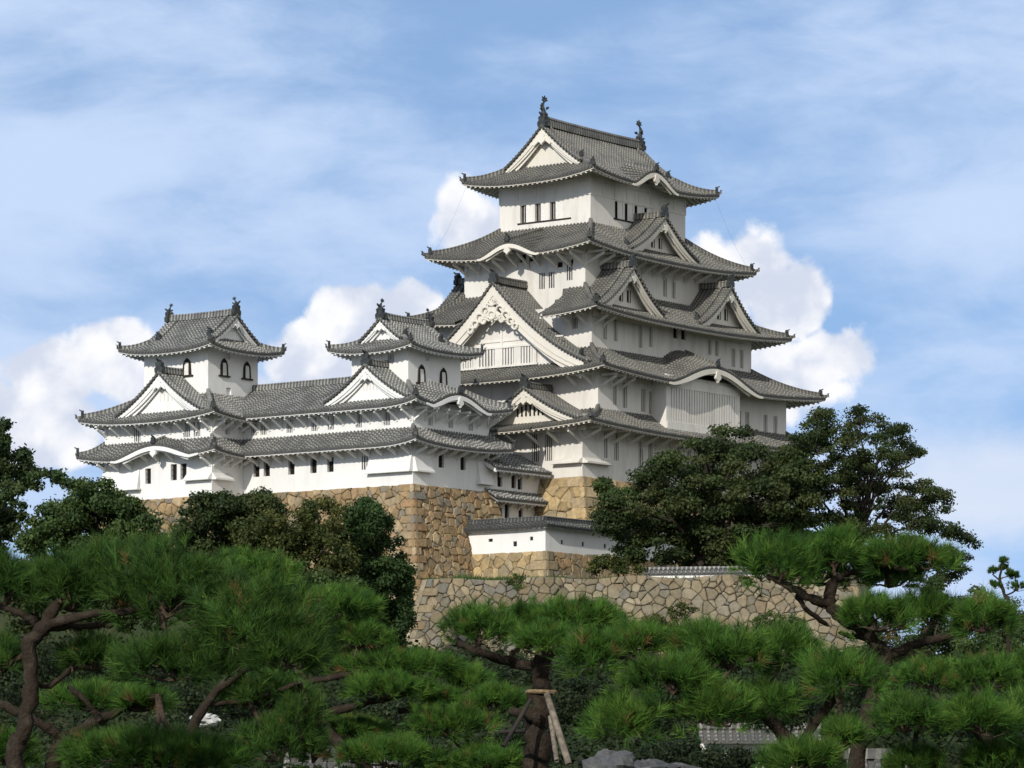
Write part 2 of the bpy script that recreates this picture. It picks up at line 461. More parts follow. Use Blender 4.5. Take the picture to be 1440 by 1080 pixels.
    def ridge(s, path, w, h):
        """a ridge of stacked tiles: stepped sides and a round cap"""
        p = [(-w*.5, -.06), (-w*.5, h*.42), (-w*.40, h*.46), (-w*.40, h*.74), (-w*.5, h*.78), (-w*.24, h*1.05), (w*.24, h*1.05),
             (w*.5, h*.78), (w*.40, h*.74), (w*.40, h*.46), (w*.5, h*.42), (w*.5, -.06)]
        s.T.sweep(path, p, rib=1.)
    def oni(s, at, d, h):
        """end tile with shoulders and a forward spike"""
        at = Vector(at); d = Vector(d).normalized(); sd = Vector((d.y, -d.x, 0)); up = Vector((0, 0, 1))
        o = [(-.42, -.1), (-.46, .25), (-.30, .42), (-.36, .72), (-.16, .80), (0, 1.02), (.16, .80), (.36, .72), (.30, .42), (.46, .25), (.42, -.1)]
        H = MB(); s.H.append(H)
        H.prism([at+sd*(x*h)+up*(y*h)+d*(.14*h) for x, y in o], [at+sd*(x*h)+up*(y*h)-d*(.22*h) for x, y in o])
        H.tube([at+up*(.86*h)-d*(.25*h), at+up*(.96*h)+d*(.22*h), at+up*(1.10*h)+d*(.42*h)], [.09*h, .10*h, .07*h], 6)
    def gable(s, sd, ac, hw, zf, za, b0, b1, k=.35, board=.46, wallin=.85, back=False, orn=.8, kud=True, rw=.42, rh=.46, fancy=False, G=None):
        """gabled roof whose ridge runs along b; front at b1 (and a second gable at b0 if back)"""
        fr = FR[sd]; T, S = s.T, s.S
        def Z(x): x = abs(x); return zf+(za-zf)*(1-x)*(1-k*x)
        N = 20; xs = [-1+2*i/N for i in range(N+1)]
        nb = max(2, int((b1-b0)/1.2)); bs = [lerp(b0, b1, i/nb) for i in range(nb+1)]
        for i in range(N):
            for j in range(nb):
                q = [(xs[i], bs[j]), (xs[i+1], bs[j]), (xs[i+1], bs[j+1]), (xs[i], bs[j+1])]
                T.quad(*[fr(ac+x*hw, b, Z(x)) for x, b in q], 0, [(.2, 0)]*4)
                S.quad(*[fr(ac+x*hw, b-.04*(b == b1), Z(x)-.26) for x, b in q])
        n = int((b1-b0-.5)/s.rib)
        for i in range(n+1):
            b = b0+.25+(b1-b0-.5)*i/max(1, n)
            for sg in (-1, 1):
                rows = []; Ls = []; L = 0; pv = None
                for q in range(9):
                    x = lerp(.03, 1, q/8); z = Z(x)
                    if pv: L += math.hypot((x-pv[0])*hw, z-pv[1])
                    pv = (x, z); Ls.append(L)
                    rows.append(T.pts([fr(ac+sg*x*hw, b-.10, z-.02), fr(ac+sg*x*hw, b-.065, z+.085), fr(ac+sg*x*hw, b+.065, z+.085), fr(ac+sg*x*hw, b+.10, z-.02)]))
                for q in range(8):
                    for w in range(3): T.face((rows[q]+w, rows[q]+w+1, rows[q+1]+w+1, rows[q+1]+w), 0, [(1, Ls[q])]*2+[(1, Ls[q+1])]*2)
        ends = [(b1, 1)]+([(b0, -1)] if back else [])
        for be, sg in ends:
            dirv = Vector(OUT[sd])*sg
            curve = lambda off, dz, m=1.: [fr(ac+x*hw*m, be-sg*off, Z(x*m)+dz) for x in xs]
            hexa = [(.13*math.cos(q*math.pi/3), .13*math.sin(q*math.pi/3)) for q in range(6)]
            T.sweep(curve(.02, .05), hexa, dirv); T.sweep(curve(.36, .06), hexa, dirv)
            # short tile ends over the verge
            for sx in (-1, 1):
                for q in range(int(hw/.30)):
                    x = (q+.6)*.30/hw
                    if x > .97: break
                    p = fr(ac+sx*x*hw, be+sg*.10, Z(x)-.03)
                    T.box(p[0]-.09, p[0]+.09, p[1]-.09, p[1]+.09, p[2]-.10, p[2]+.10, 0)
            T.sweep(curve(.06, -.04), [(-.05, 0), (.05, 0), (.05, -.16), (-.05, -.16)], dirv, rib=.2)
            tp = [1-.42*abs(x)**2 for x in xs]; cv = lambda off, dz, m: [(p[0], p[1], p[2]+dz*q) for p, q in zip(curve(off, -.19, m), tp)]
            S.sweep(cv(.10, 0, .985-.03*board), [(-.08, 0), (.08, 0), (.08, -board*.62), (-.08, -board*.62)], dirv, scale=tp)
            S.sweep(cv(.17, -board*.5, .97-.03*board), [(-.06, 0), (.06, 0), (.06, -board*.5), (-.06, -board*.5)], dirv, scale=tp)
            S.sweep(curve(.34, -.19-board*.85, .90), [(-.05, .1), (.05, .1), (.05, -.26), (-.05, -.26)], dirv)
            W = G if G is not None else S
            wp = [fr(ac+x*hw*.99, be-sg*wallin, Z(x)-.24) for x in xs]
            W.poly(wp+[fr(ac+hw*.99, be-sg*wallin, zf-.9), fr(ac-hw*.99, be-sg*wallin, zf-.9)])
            z0 = za-.22-board*.80
            if fancy: z0 -= .75
            pd = pendant(orn)
            S.prism([fr(ac+x, be+sg*.10, z0+y) for x, y in pd], [fr(ac+x, be-sg*.12, z0+y) for x, y in pd])
            for sx in (-1, 1):   # the carved fins beside the pendant
                fin = [(.24, -.12), (.75, -.50), (1.05, -.92), (.88, -.98), (.62, -.78), (.42, -.66), (.22, -.62)]
                S.prism([fr(ac+sx*x*orn, be+sg*.02, z0+y*orn) for x, y in fin], [fr(ac+sx*x*orn, be-sg*.10, z0+y*orn) for x, y in fin])
            if fancy:
                z0 += .75
                for sx in (-1, 1):
                    for (cx, cz, r) in ((.75, -.25, .40), (1.35, -.72, .36), (1.85, -1.22, .30), (2.3, -1.68, .24), (.35, -.75, .26), (.95, -1.0, .22)):
                        pts = [fr(ac+sx*cx+r*math.cos(q*.7), be+sg*(.02), z0-.75+cz+r*math.sin(q*.7)) for q in range(10)]
                        S.tube(pts, [.11]*10, 6)
                S.tube([fr(ac+.34*math.cos(q*.63), be+sg*.14, z0-1.35+.34*math.sin(q*.63)) for q in range(11)], [.10]*11, 6)
                for q in range(5):
                    an = math.pi*(.1+.2*q); S.tube([fr(ac, be+sg*.1, z0-.55), fr(ac+.55*math.cos(an), be+sg*.12, z0-.55+.6*math.sin(an))], [.12, .05], 6)
            if kud:
                for sx in (-1, 1):
                    path = [fr(ac+sx*x*hw, be-sg*.95, Z(x)+.03) for x in np.linspace(.05, .86, 9)]
                    s.ridge(path, .28, .26)
                    e = Vector(path[-1]); d = e-Vector(path[-2]); d.z = 0
                    s.oni(e, d, .6)
            s.oni(fr(ac, be-sg*.05, za+.05), dirv, .95 if rh > .4 else .7)
        s.ridge([fr(ac, lerp(b0, b1, q/8), za+.02+.10*(abs(q/8-.5)*2)**3) for q in range(9)], rw, rh)
        return s
    def finish(s, th, mt, ms, name='roof', W=None, label=None):
        o = th.part(name, s.T, mt, label=label)
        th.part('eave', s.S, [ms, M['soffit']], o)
        for H in s.H: th.part('end_tile', H, M['ornament'], o)
        return o

def pendant(h):
    """turnip shaped gable pendant, hanging from (0,0)"""
    o = [(0, .10), (.20, .06), (.34, -.10), (.30, -.26), (.44, -.40), (.42, -.60), (.26, -.72), (.12, -.80), (0, -1.0)]
    o = o+[(-x, y) for x, y in o[-2:0:-1]]
    return [(x*h, y*h) for x, y in o]

class Walls:
    """plastered storey walls with real window openings"""
    def __init__(s): s.W = MB(); s.win = []
    def side(s, sd, a0, a1, b, z0, z1, holes=(), depth=.28, flare=0):
        """holes: (a centre, width, z bottom, z top, kind)"""
        fr = FR[sd]; W = s.W
        A = sorted({a0, a1, *[h[0]-h[1]/2 for h in holes], *[h[0]+h[1]/2 for h in holes]})
        Zs = sorted({z0, z1, *[h[2] for h in holes], *[h[3] for h in holes]})
        inh = lambda a, z: any(h[0]-h[1]/2 < a < h[0]+h[1]/2 and h[2] < z < h[3] for h in holes)
        for i in range(len(A)-1):
            for j in range(len(Zs)-1):
                if A[i+1]-A[i] < 1e-5 or Zs[j+1]-Zs[j] < 1e-5: continue
                if inh((A[i]+A[i+1])/2, (Zs[j]+Zs[j+1])/2): continue
                W.quad(fr(A[i], b, Zs[j]), fr(A[i+1], b, Zs[j]), fr(A[i+1], b, Zs[j+1]), fr(A[i], b, Zs[j+1]))
        for h in holes:
            x0, x1, y0, y1 = h[0]-h[1]/2, h[0]+h[1]/2, h[2], h[3]; dp = .11 if h[4][0] == 'b' else depth
            for p, q in (((x0, y0), (x1, y0)), ((x1, y0), (x1, y1)), ((x1, y1), (x0, y1)), ((x0, y1), (x0, y0))):
                W.quad(fr(p[0], b, p[1]), fr(q[0], b, q[1]), fr(q[0], b-dp, q[1]), fr(p[0], b-dp, p[1]))
            s.win.append((sd, h, b, dp))
    def box(s, rect, z0, z1, S=(), W=()):
        s.side('S', rect[0], rect[2], -rect[1], z0, z1, S); s.side('W', rect[1], rect[3], -rect[0], z0, z1, W)
        s.side('N', rect[0], rect[2], rect[3], z0, z1); s.side('E', rect[1], rect[3], rect[2], z0, z1)
    def finish(s, th, m, bar=None, name='wall'):
        o = th.part(name, s.W, m)
        for sd, h, b, dp in s.win: window(th, sd, h, b, dp, bar or m)
        return o

ROT = {'S': 0., 'W': -math.pi/2, 'N': 0, 'E': 0}
_win = {}
def window(th, sd, h, b, depth, bar):
    """opening's dark back, bars, shutters; mesh shared by windows of one size"""
    w, hh, kind = round(h[1], 2), round(h[3]-h[2], 2), h[4]
    key = (w, hh, kind, bar.name)
    if key not in _win:
        B = MB(); G = MB(); dark = MB()
        e = .004
        dark.quad((-w/2+e, depth-e, e), (w/2-e, depth-e, e), (w/2-e, depth-e, hh-e), (-w/2+e, depth-e, hh-e))
        if kind[0] == 'b':       # n upright plastered bars
            n = int(kind[1:]); bw = w/(2*n+1)*.72
            for i in range(n):
                c = -w/2+w*(i+.5+.0)/n; c = -w/2+w*(2*i+1.5)/(2*n+1)
                G.box(c-bw/2, c+bw/2, .02, .06, e, hh-e)
        elif kind[0] == 'g':     # thin dark grille
            n = int(kind[1:])
            for i in range(n):
                c = -w/2+w*(i+1)/(n+1); G.box(c-.022, c+.022, .10, .14, e, hh-e)
            for zz in (.33, .66): G.box(-w/2+e, w/2-e, .145, .17, hh*zz-.02, hh*zz+.02)
        elif kind[0] == 's':     # white shutter slid over one half
            G.box(-w/2+w*.42, w/2-e, .05, .10, e, hh-e)
            G.box(-w/2+w*.21-.02, -w/2+w*.21+.02, .20, .23, e, hh-e)
        elif kind[0] == 'x':     # white board set back in the opening
            G.box(-w/2+e, w/2-e, .16, .20, e, hh-e)
            for i in (-1, 0, 1): G.box(i*w*.27-.02, i*w*.27+.02, .145, .158, .04, hh-.04)
        _win[key] = (dark, G)
        me = []
        for nm, mb, mm in (('window', dark, M['opening']), ('window_bars', G, M['wood_dark'] if kind[0] == 'g' else M['shutter'] if kind[0] in 's' else bar)):
            o = build(nm, mb, mm); me.append(o.data); bpy.data.objects.remove(o)
        _win[key] = me
    me = _win[key]
    x, y, z = FR[sd](h[0], b, h[2])
    o = th.place('window', me[0], (x, y, z), None, ROT[sd])
    c = th.place('window_bars', me[1], (0, 0, 0), o); c.location = (0, 0, 0)
    return o

def brackets(th, sd, a_list, b, z, out, drop, m, _c={}):
    """plastered eave struts: a wall post, an arm and a slanting brace"""
    key = (round(out, 2), round(drop, 2), m.name)
    if key not in _c:
        B = MB()
        B.box(-.09, .09, -.10, .05, -drop-.22, .05)
        B.prism([(x, -.10, -drop+.12) for x in (-.08, .08)]+[(x, -.10, -drop-.12) for x in (.08, -.08)],
                [(x, -out, -.02) for x in (-.08, .08)]+[(x, -out, -.22) for x in (.08, -.08)])
        B.box(-.12, .12, -out-.15, -.102, -.02, .16)
        o = build('bracket', B, m); _c[key] = o.data; bpy.data.objects.remove(o)
    for a in a_list:
        x, y, zz = FR[sd](a, b, z); th.place('bracket', _c[key], (x, y, zz), None, ROT[sd])

def rng(a0, a1, step):
    n = max(1, int(round(abs(a1-a0)/step))); return [lerp(a0, a1, i/n) for i in range(n+1)]

def fish(th, at, d, h, parent=None):
    """roof-ridge fish: head on the ridge, belly arched, tail fanned to the sky; d = inward direction"""
    B = MB(); at = Vector(at); d = Vector(d).normalized(); sd = Vector((d.y, -d.x, 0)); up = Vector((0, 0, 1))
    pr = [(.02, -.10, .14), (.0, .08, .16), (-.04, .22, .13), (-.10, .38, .10), (-.10, .54, .075), (-.02, .68, .055), (.08, .80, .04), (.14, .88, .03)]
    B.tube([at+d*(x*h)+up*(y*h) for x, y, r in pr], [r*h for *_, r in pr], 8)
    B.tube([at+d*(.02*h)+up*(.07*h), at+d*(.20*h)+up*(.05*h), at+d*(.30*h)+up*(.10*h)], [.13*h, .12*h, .05*h], 7)      # jaws
    def fin(P, t=.03):
        B.prism([at+d*(x*h)+up*(y*h)+sd*(t*h) for x, y in P], [at+d*(x*h)+up*(y*h)-sd*(t*h) for x, y in P])
    fin([(.02, .66), (.10, .72), (.32, .80), (.22, .88), (.26, .98), (.12, .92), (.06, 1.06), (-.02, .92), (-.16, .98), (-.10, .86), (-.20, .78), (-.04, .74)])  # tail
    fin([(-.20, .25), (-.34, .34), (-.24, .40), (-.32, .52), (-.20, .52), (-.22, .62), (-.12, .60), (-.16, .36)])        # back fin
    for sg in (-1, 1):
        B.prism([at+d*(x*h)+up*(y*h)+sd*(sg*.14*h) for x, y in ((.02, .26), (.16, .36), (.02, .44), (-.04, .34))],
                [at+d*(x*h)+up*(y*h)+sd*(sg*.26*h) for x, y in ((.06, .32), (.14, .40), (.06, .44), (.02, .38))])
    B.prism([at+sd*(x*h)+d*(y*h)+up*(-.34*h) for x, y in ((-.2, -.2), (.2, -.2), (.2, .2), (-.2, .2))],
            [at+sd*(x*h)+d*(y*h)+up*(-.04*h) for x, y in ((-.17, -.17), (.17, -.17), (.17, .17), (-.17, .17))])
    return th.part('fish_ornament', B, M['ornament'], parent)

def hatch(th, sd, a0, a1, b, z0, z1, out, m, taper=(0, 0)):
    """stone-drop: a plastered panel that leans out over the wall foot"""
    fr = FR[sd]; B = MB()
    top = [fr(a0, b+.01, z1), fr(a1, b+.01, z1)]; bot = [fr(a0-taper[0], b+out, z0), fr(a1+taper[1], b+out, z0)]
    B.quad(top[0], top[1], bot[1], bot[0])
    B.poly([fr(a0, b+.01, z1), fr(a0-taper[0], b+out, z0), fr(a0-taper[0]*0, b+.01, z0)])
    B.poly([fr(a1, b+.01, z1), fr(a1+taper[1], b+out, z0), fr(a1, b+.01, z0)])
    B.box(a0-taper[0]-.03, a1+taper[1]+.03, b+.01, b+out+.06, z0-.14, z0-.004, 0, fr)
    return th.part('stone_drop_hatch', B, m)

def bell_window(th, sd, a, b, z, w, h):
    """bell-shaped window: dark lacquered frame, white shutter, dark sill"""
    fr = FR[sd]; F = MB(); I = MB()
    half = [(.50, 0), (.46, .45), (.44, .62), (.36, .78), (.20, .90), (.08, .95), (0, 1.0)]
    out = [(x*w, y*h) for x, y in half]+[(-x*w, y*h) for x, y in half[-2::-1]]
    inn = [(x*.70, y*.90) for x, y in out]
    n = len(out)
    for i in range(n-1):
        P = [out[i], out[i+1], inn[i+1], inn[i]]
        F.prism([fr(a+x, b+.10, z+y) for x, y in P], [fr(a+x, b+.004, z+y) for x, y in P])
    F.box(a-w*.72, a+w*.72, b+.004, b+.16, z-.12, z-.002, 0, fr)
    o = th.part('bell_window', F, M['wood_dark'])
    D = MB(); D.poly([fr(a+x, b+.012, z+y) for x, y in inn]); th.part('dark_back', D, M['opening'], o)
    I.box(a-w*.16, a+w*.34, b+.02, b+.05, z+.02, z+h*.74, 0, fr); th.part('shutter', I, M['shutter'], o)

KEEP_P, TUR_P = M['plaster_keep'], M['plaster_white']
random.seed(4)

# ------------------------------------------------------------------ the main keep
def main_keep():
    th = Thing('castle_keep', 'tall white five-roofed castle keep with dark tiled gables, highest of the towers', 'castle keep', (0, 0, 24.7))
    mt, ms, mr = M['tile_keep'], KEEP_P, M['plaster_rafter']
    # --- storey walls
    w = Walls()     # top storey
    zb, zt = 48.05, 49.5
    hs = [(-3.1+1.45*i, 1.16, 47.55, 49.0, 's1') for i in range(4)]
    hw = [(1.05-1.55*i+1.2, 1.36, 47.35, 48.85, 's1') for i in range(3)]
    w.box((-7.2, -4.4, 6.9, 5.1), 46.0, 51.1, S=hs, W=hw)
    w.finish(th, KEEP_P)
    b = MB()                                     # beams and posts of the top storey
    for sd, a0, a1, bb in (('S', -7.25, 6.95, 4.4), ('W', -4.45, 5.15, 7.2)):
        fr = FR[sd]
        b.box(a0, a1, bb+.003, bb+.055, 49.08, 49.26, 0, fr)
        for a in rng(a0+.06, a1-.06, 1.75): b.box(a-.07, a+.07, bb+.003, bb+.045, 49.263, 50.6, 0, fr)
        b.box(a0, a1, bb+.06, bb+.11, 50.30, 50.5, 0, fr)
    b.box(-3.9, 2.0, 4.404, 4.46, 47.42, 47.545, 1, FR['S']); b.box(-2.4, 3.2, 7.204, 7.26, 47.22, 47.345, 1, FR['W'])
    th.part('timber_frame', b, [KEEP_P, M['wood_dark']])
    w = Walls()     # fourth storey (between second-highest and third roof)
    hs = [(1.6, .55, 41.35, 43.0, 'b2'), (2.9, .55, 41.35, 43.0, 'b2'), (-4.3, .5, 43.1, 43.6, 'x'), (-3.2, .5, 43.1, 43.6, 'x')]
    hw = [(-1.45, .58, 41.1, 42.45, 'b2'), (-2.45, .58, 41.1, 42.45, 'b2'), (-4.3, .58, 41.6, 43.0, 'b2'),
          (-3.25, .66, 42.75, 43.2, 'g3'), (-4.35, .66, 42.85, 43.3, 'g3'), (.55, .7, 43.5, 44.15, 'g4'), (-.45, .7, 43.5, 44.15, 'g4')]
    w.box((-10.05, -5.9, 9.6, 6.7), 39.2, 44.6, hs, hw); w.finish(th, KEEP_P)
    w = Walls()     # third storey
    hs = [(-9.6, .50, 36.5, 38.4, 'b2'), (-8.1, .50, 36.5, 38.4, 'b2'), (-4.5, .52, 36.3, 38.2, 'b2'), (-3.0, .52, 36.5, 38.2, 'b2'),
          (.7, .7, 37.6, 38.7, 'g3'), (1.9, .7, 37.6, 38.7, 'g3'), (5.9, .52, 36.7, 38.0, 'b2'), (7.0, .52, 36.7, 38.0, 'b2'),
          (9.6, .55, 36.0, 37.6, 'b2'), (10.9, .55, 36.0, 37.6, 'b2')]
    hw = [(-5.9, .55, 37.3, 38.2, 'b2')]
    w.box((-11.52, -7.6, 12.43, 8.3), 34.1, 39.2, hs, hw); w.finish(th, KEEP_P)
    w = Walls()     # second storey
    hs = [(-9.6, .55, 30.6, 32.3, 'b1'), (-8.1, .60, 30.5, 32.5, 'b2'), (-5.15+.2, .55, 30.5, 32.4, 'b2')]
    hs = [(-10.3, .45, 30.9, 32.9, 'b1'), (-8.9, .62, 30.8, 32.9, 'b2'), (-6.25, .62, 30.7, 32.6, 'b2'), (-5.1, .62, 30.6, 32.5, 'b2'),
          (8.2, .6, 29.9, 32., 'b2'), (9.5, .6, 29.9, 32., 'b2'), (12.4, .6, 30., 32., 'b2'), (14.0, .6, 30., 32., 'b2')]
    w.box((-12.72, -9.1, 15.74, 9.5), 29.1, 34.1, hs); w.finish(th, KEEP_P)
    w = Walls()     # first storey
    hs = [(-11.6, .45, 26.5, 28.6, 'b1'), (-10.1, .62, 26.4, 28.6, 'b2'), (-6.6, .62, 26.1, 28.2, 'b2'), (-5.2, .62, 26.1, 28.2, 'b2'),
          (-1., .62, 26.1, 28.2, 'b2'), (.5, .62, 26.1, 28.2, 'b2'), (6, .62, 26.1, 28.2, 'b2')]
    hw = [(-4.35, .72, 26.2, 28.4, 'b3'), (-5.7, .72, 26.2, 28.4, 'b3')]
    w.side('S', -14.9, -12.72, 9.1, 29.1, 29.9); w.box((-14.9, -9.1, 16, 10), 24.5, 29.1, hs, hw); w.finish(th, KEEP_P)
    hatch(th, 'W', -9.1, -6.3, 14.9, 26.0, 26.35, .50, KEEP_P)
    hatch(th, 'S', -14.9, -11.3, 9.1, 26.0, 26.35, .50, KEEP_P)

    # --- lattice bay under the curved gable
    B = MB(); fr = FR['S']; a0, a1, bb = -4.9, 6.0, 10.55
    B.box(a0, a1, 9.0, bb-.16, 29.35, 33.9, 0, fr)
    B.box(a0-.10, a0+.35, 9.0, bb, 29.3, 33.9, 0, fr); B.box(a1-.35, a1+.10, 9.0, bb, 29.3, 33.9, 0, fr)
    B.box(a0-.05, a1+.05, 9.0, bb+.08, 29.25, 29.98, 0, fr); B.box(a0+.353, a1-.353, 9.6, bb+.02, 32.85, 33.6, 0, fr)
    bay = th.part('lattice_bay', B, KEEP_P)
    D = MB(); D.quad(fr(a0+.36, bb-.155, 29.99), fr(a1-.36, bb-.155, 29.99), fr(a1-.36, bb-.155, 32.84), fr(a0+.36, bb-.155, 32.84))
    th.part('dark_back', D, M['opening'], bay)
    L = MB(); n = 27
    for i in range(n):
        a = lerp(a0+.5, a1-.5, i/(n-1)); L.box(a-.135, a+.135, bb-.13, bb-.02, 29.985, 32.845, 0, fr)
    th.part('lattice', L, KEEP_P, bay)

    # --- roof E (lowest)
    r = Roof()
    r.ring((-17.3, -11.6, 18.3, 12.4), (-12.72, -9.1, 15.74, 9.5), 30.45, 28.75, up=.5)
    r.hip('W', 0); r.hip('S', 1)
    r.hip('W', 1)
    r.gable('W', -4.4, 5.6, 29.35, 32.15, 12.3, 16.55, k=.42, board=.62, wallin=1.0, orn=.75, kud=False)
    r.finish(th, mt, mr)
    brackets(th, 'W', rng(-8.9, 8, 2.1), 14.9, 28.5, 1.7, .8, KEEP_P); brackets(th, 'S', rng(-14.7, 14, 2.05), 9.1, 28.65, 1.7, .8, KEEP_P)
    G = MB()                                              # slits in the small west gable
    for i in range(7): G.box(-5.6+.42*i-.07, -5.6+.42*i+.07, 15.56, 15.62, 29.9+.0, 31.0-abs(i-3)*.16, 0, FR['W'])
    th.part('gable_slit', G, M['opening'])

    # --- roof D with the great west gable and the south curved gable
    r = Roof()
    r.ring((-15.15, -11.4, 18.6, 11.9), (-11.52, -7.6, 12.43, 8.3), 35.7, 33.25, up=.62,
           S=dict(kara=[(1.35, 7.3, 1.75, .42)]), N=dict(kara=[(1.35, 7.3, 1.75, .42)]))
    r.hip('W', 0); r.hip('S', 1); r.hip('W', 1)
    gw = MB()
    r.gable('W', .25, 9.75, 34.1, 41.3, 9.0, 14.6, k=.5, board=1.45, wallin=1.35, back=False, orn=1.25, fancy=True, G=gw, rw=.5, rh=.55)
    r.finish(th, mt, mr)
    b_ = 13.25
    th.part('gable_wall', gw, KEEP_P)
    wb = MB(); wd = MB(); fr = FR['W']
    wd.box(-3.3, 4.9, b_+.004, b_+.02, 34.55, 35.95, 0, fr)
    wb.box(-3.45, 5.05, b_+.004, b_+.20, 35.955, 36.12, 0, fr); wb.box(-3.45, 5.05, b_+.004, b_+.20, 34.38, 34.545, 0, fr)
    for c, ww in ((3.75, 1.0), (1.75, 1.55), (-.45, 1.15), (-2.35, 1.15)):
        n = 4 if ww < 1.2 else 5
        for i in range(n): a = c-ww/2+ww*(i+.5)/n; wb.box(a-.085, a+.085, b_+.024, b_+.12, 34.548, 35.952, 0, fr)
    for p0, p1 in ((4.28, 4.95), (2.58, 3.22), (.15, .95), (-1.75, -1.05), (-3.35, -2.95)): wb.box(p0, p1, b_+.024, b_+.16, 34.548, 35.952, 0, fr)
    wb.box(-4.9, -4.72, b_+.004, b_+.08, 34.4, 36.6, 0, fr); wb.box(.2, .42, b_+.004, b_+.08, 36.13, 38.3, 0, fr)
    wb.box(-6, 6.5, b_+.004, b_+.07, 36.5, 36.62, 0, fr)
    gwin = th.part('gable_window', wd, M['opening']); th.part('window_bars', wb, KEEP_P, gwin)
    v = MB(); v.box(-1.75, -1.1, b_+.004, b_+.03, 37.9, 38.55, 0, fr); th.part('gable_vent', v, M['opening'])
    brackets(th, 'W', [-8.6, -7.0], 12.72, 33.25, 1.5, .8, KEEP_P); brackets(th, 'S', [-12.3, -11.0, -9.6], 9.1, 33.15, 1.5, .8, KEEP_P)

    # --- roof C with the twin south gables
    r = Roof()
    r.ring((-14.23, -9.96, 15.35, 9.9), (-10.05, -5.9, 9.6, 6.7), 40.95, 38.3, up=.58, W=dict(gaps=[(-4.1, 4.3)]))
    r.hip('W', 0); r.hip('S', 1); r.hip('W', 1)
    for sd in 'SN':
        bb = 9.15 if sd == 'S' else 9.3
        r.gable(sd, -7.7, 4.5, 39.05, 42.6, 5.5, bb, k=.40, board=.66, wallin=.95, orn=.66, kud=True)
        r.gable(sd, 6.9, 4.5, 39.0, 42.55, 5.5, bb, k=.40, board=.66, wallin=.95, orn=.66, kud=True)
    r.finish(th, mt, mr)
    for ac in (-7.7, 6.9):
        for dx in (-.75, .35):
            v = MB(); v.box(ac+dx, ac+dx+.52, 8.204, 8.23, 39.75, 40.75, 0, FR['S']); o = th.part('gable_window', v, M['opening'])
            g = MB(); g.box(ac+dx+.2, ac+dx+.31, 8.235, 8.28, 39.75, 40.75, 0, FR['S']); th.part('window_bars', g, KEEP_P, o)
    brackets(th, 'W', [-7.1, -5.6], 11.52, 38.42, 1.4, .8, KEEP_P); brackets(th, 'S', [-11.1, -9.9], 7.6, 38.42, 1.4, .8, KEEP_P)

    # --- roof B with the west curved gable and one south gable
    r = Roof()
    r.ring((-12.74, -8.26, 12.27, 8.88), (-7.2, -4.4, 6.9, 5.1), 46.75, 43.85, up=.62, W=dict(kara=[(.1, 3.3, 1.05, .30)]), E=dict(kara=[(.1, 3.3, 1.05, .30)]))
    r.hip('W', 0); r.hip('S', 1); r.hip('W', 1)
    for sd in 'SN': r.gable(sd, -.75, 5.1, 44.5, 47.75, 4.0, 7.55, k=.42, board=.66, wallin=.95, orn=.66)
    r.finish(th, mt, mr)
    for dx in (-.75, .35):
        v = MB(); v.box(-.75+dx, -.75+dx+.5, 6.604, 6.63, 45.15, 46.05, 0, FR['S']); o = th.part('gable_window', v, M['opening'])
        g = MB(); g.box(-.75+dx+.19, -.75+dx+.31, 6.635, 6.68, 45.15, 46.05, 0, FR['S']); th.part('window_bars', g, KEEP_P, o)
    brackets(th, 'W', [a for a in rng(-5.7, 6.4, 1.35) if abs(a-.1) > 2], 10.05, 43.72, 1.9, .8, KEEP_P); brackets(th, 'W', [-1.2, -.1, 1.1], 10.05, 44.2, 1.7, 1.0, KEEP_P); brackets(th, 'S', rng(-9.8, 9.3, 1.55), 5.9, 43.75, 1.7, .8, KEEP_P)

    # --- roof A (top) with its gable ends, south and north curved gables
    r = Roof()
    r.ring((-9.71, -6.48, 9.12, 7.27), (-7.0, -3.6, 6.5, 4.4), 52.0, 50.4, up=.6, k=.30,
           S=dict(kara=[(-.6, 3.5, 1.35, .30)]), N=dict(kara=[(-.6, 3.5, 1.35, .30)]))
    r.hip('W', 0); r.hip('S', 1); r.hip('W', 1)
    r.gable('W', .4, 4.0, 51.98, 55.3, -7.2, 7.55, k=.22, board=.66, wallin=.75, back=True, orn=.90, rw=.52, rh=.72, kud=True)
    o = r.finish(th, M['tile_keep'], mr)
    fish(th, (-7.25, .4, 56.2), (1, 0, 0), 1.6, o); fish(th, (6.85, .4, 56.2), (-1, 0, 0), 1.6, o)
    for p, q in (((-9.4, 7.0, 50.6), (-12.2, 8.4, 44.6)), ((8.9, -6.2, 50.6), (11.6, -7.9, 44.6))):
        c = MB(); P, Q = Vector(p), Vector(q)
        c.tube([P.lerp(Q, i/8)+Vector((0, 0, -.9*math.sin(math.pi*i/8)*.5)) for i in range(9)], [.006]*9, 5)
        th.part('lightning_cable', c, M['cable'])
main_keep()

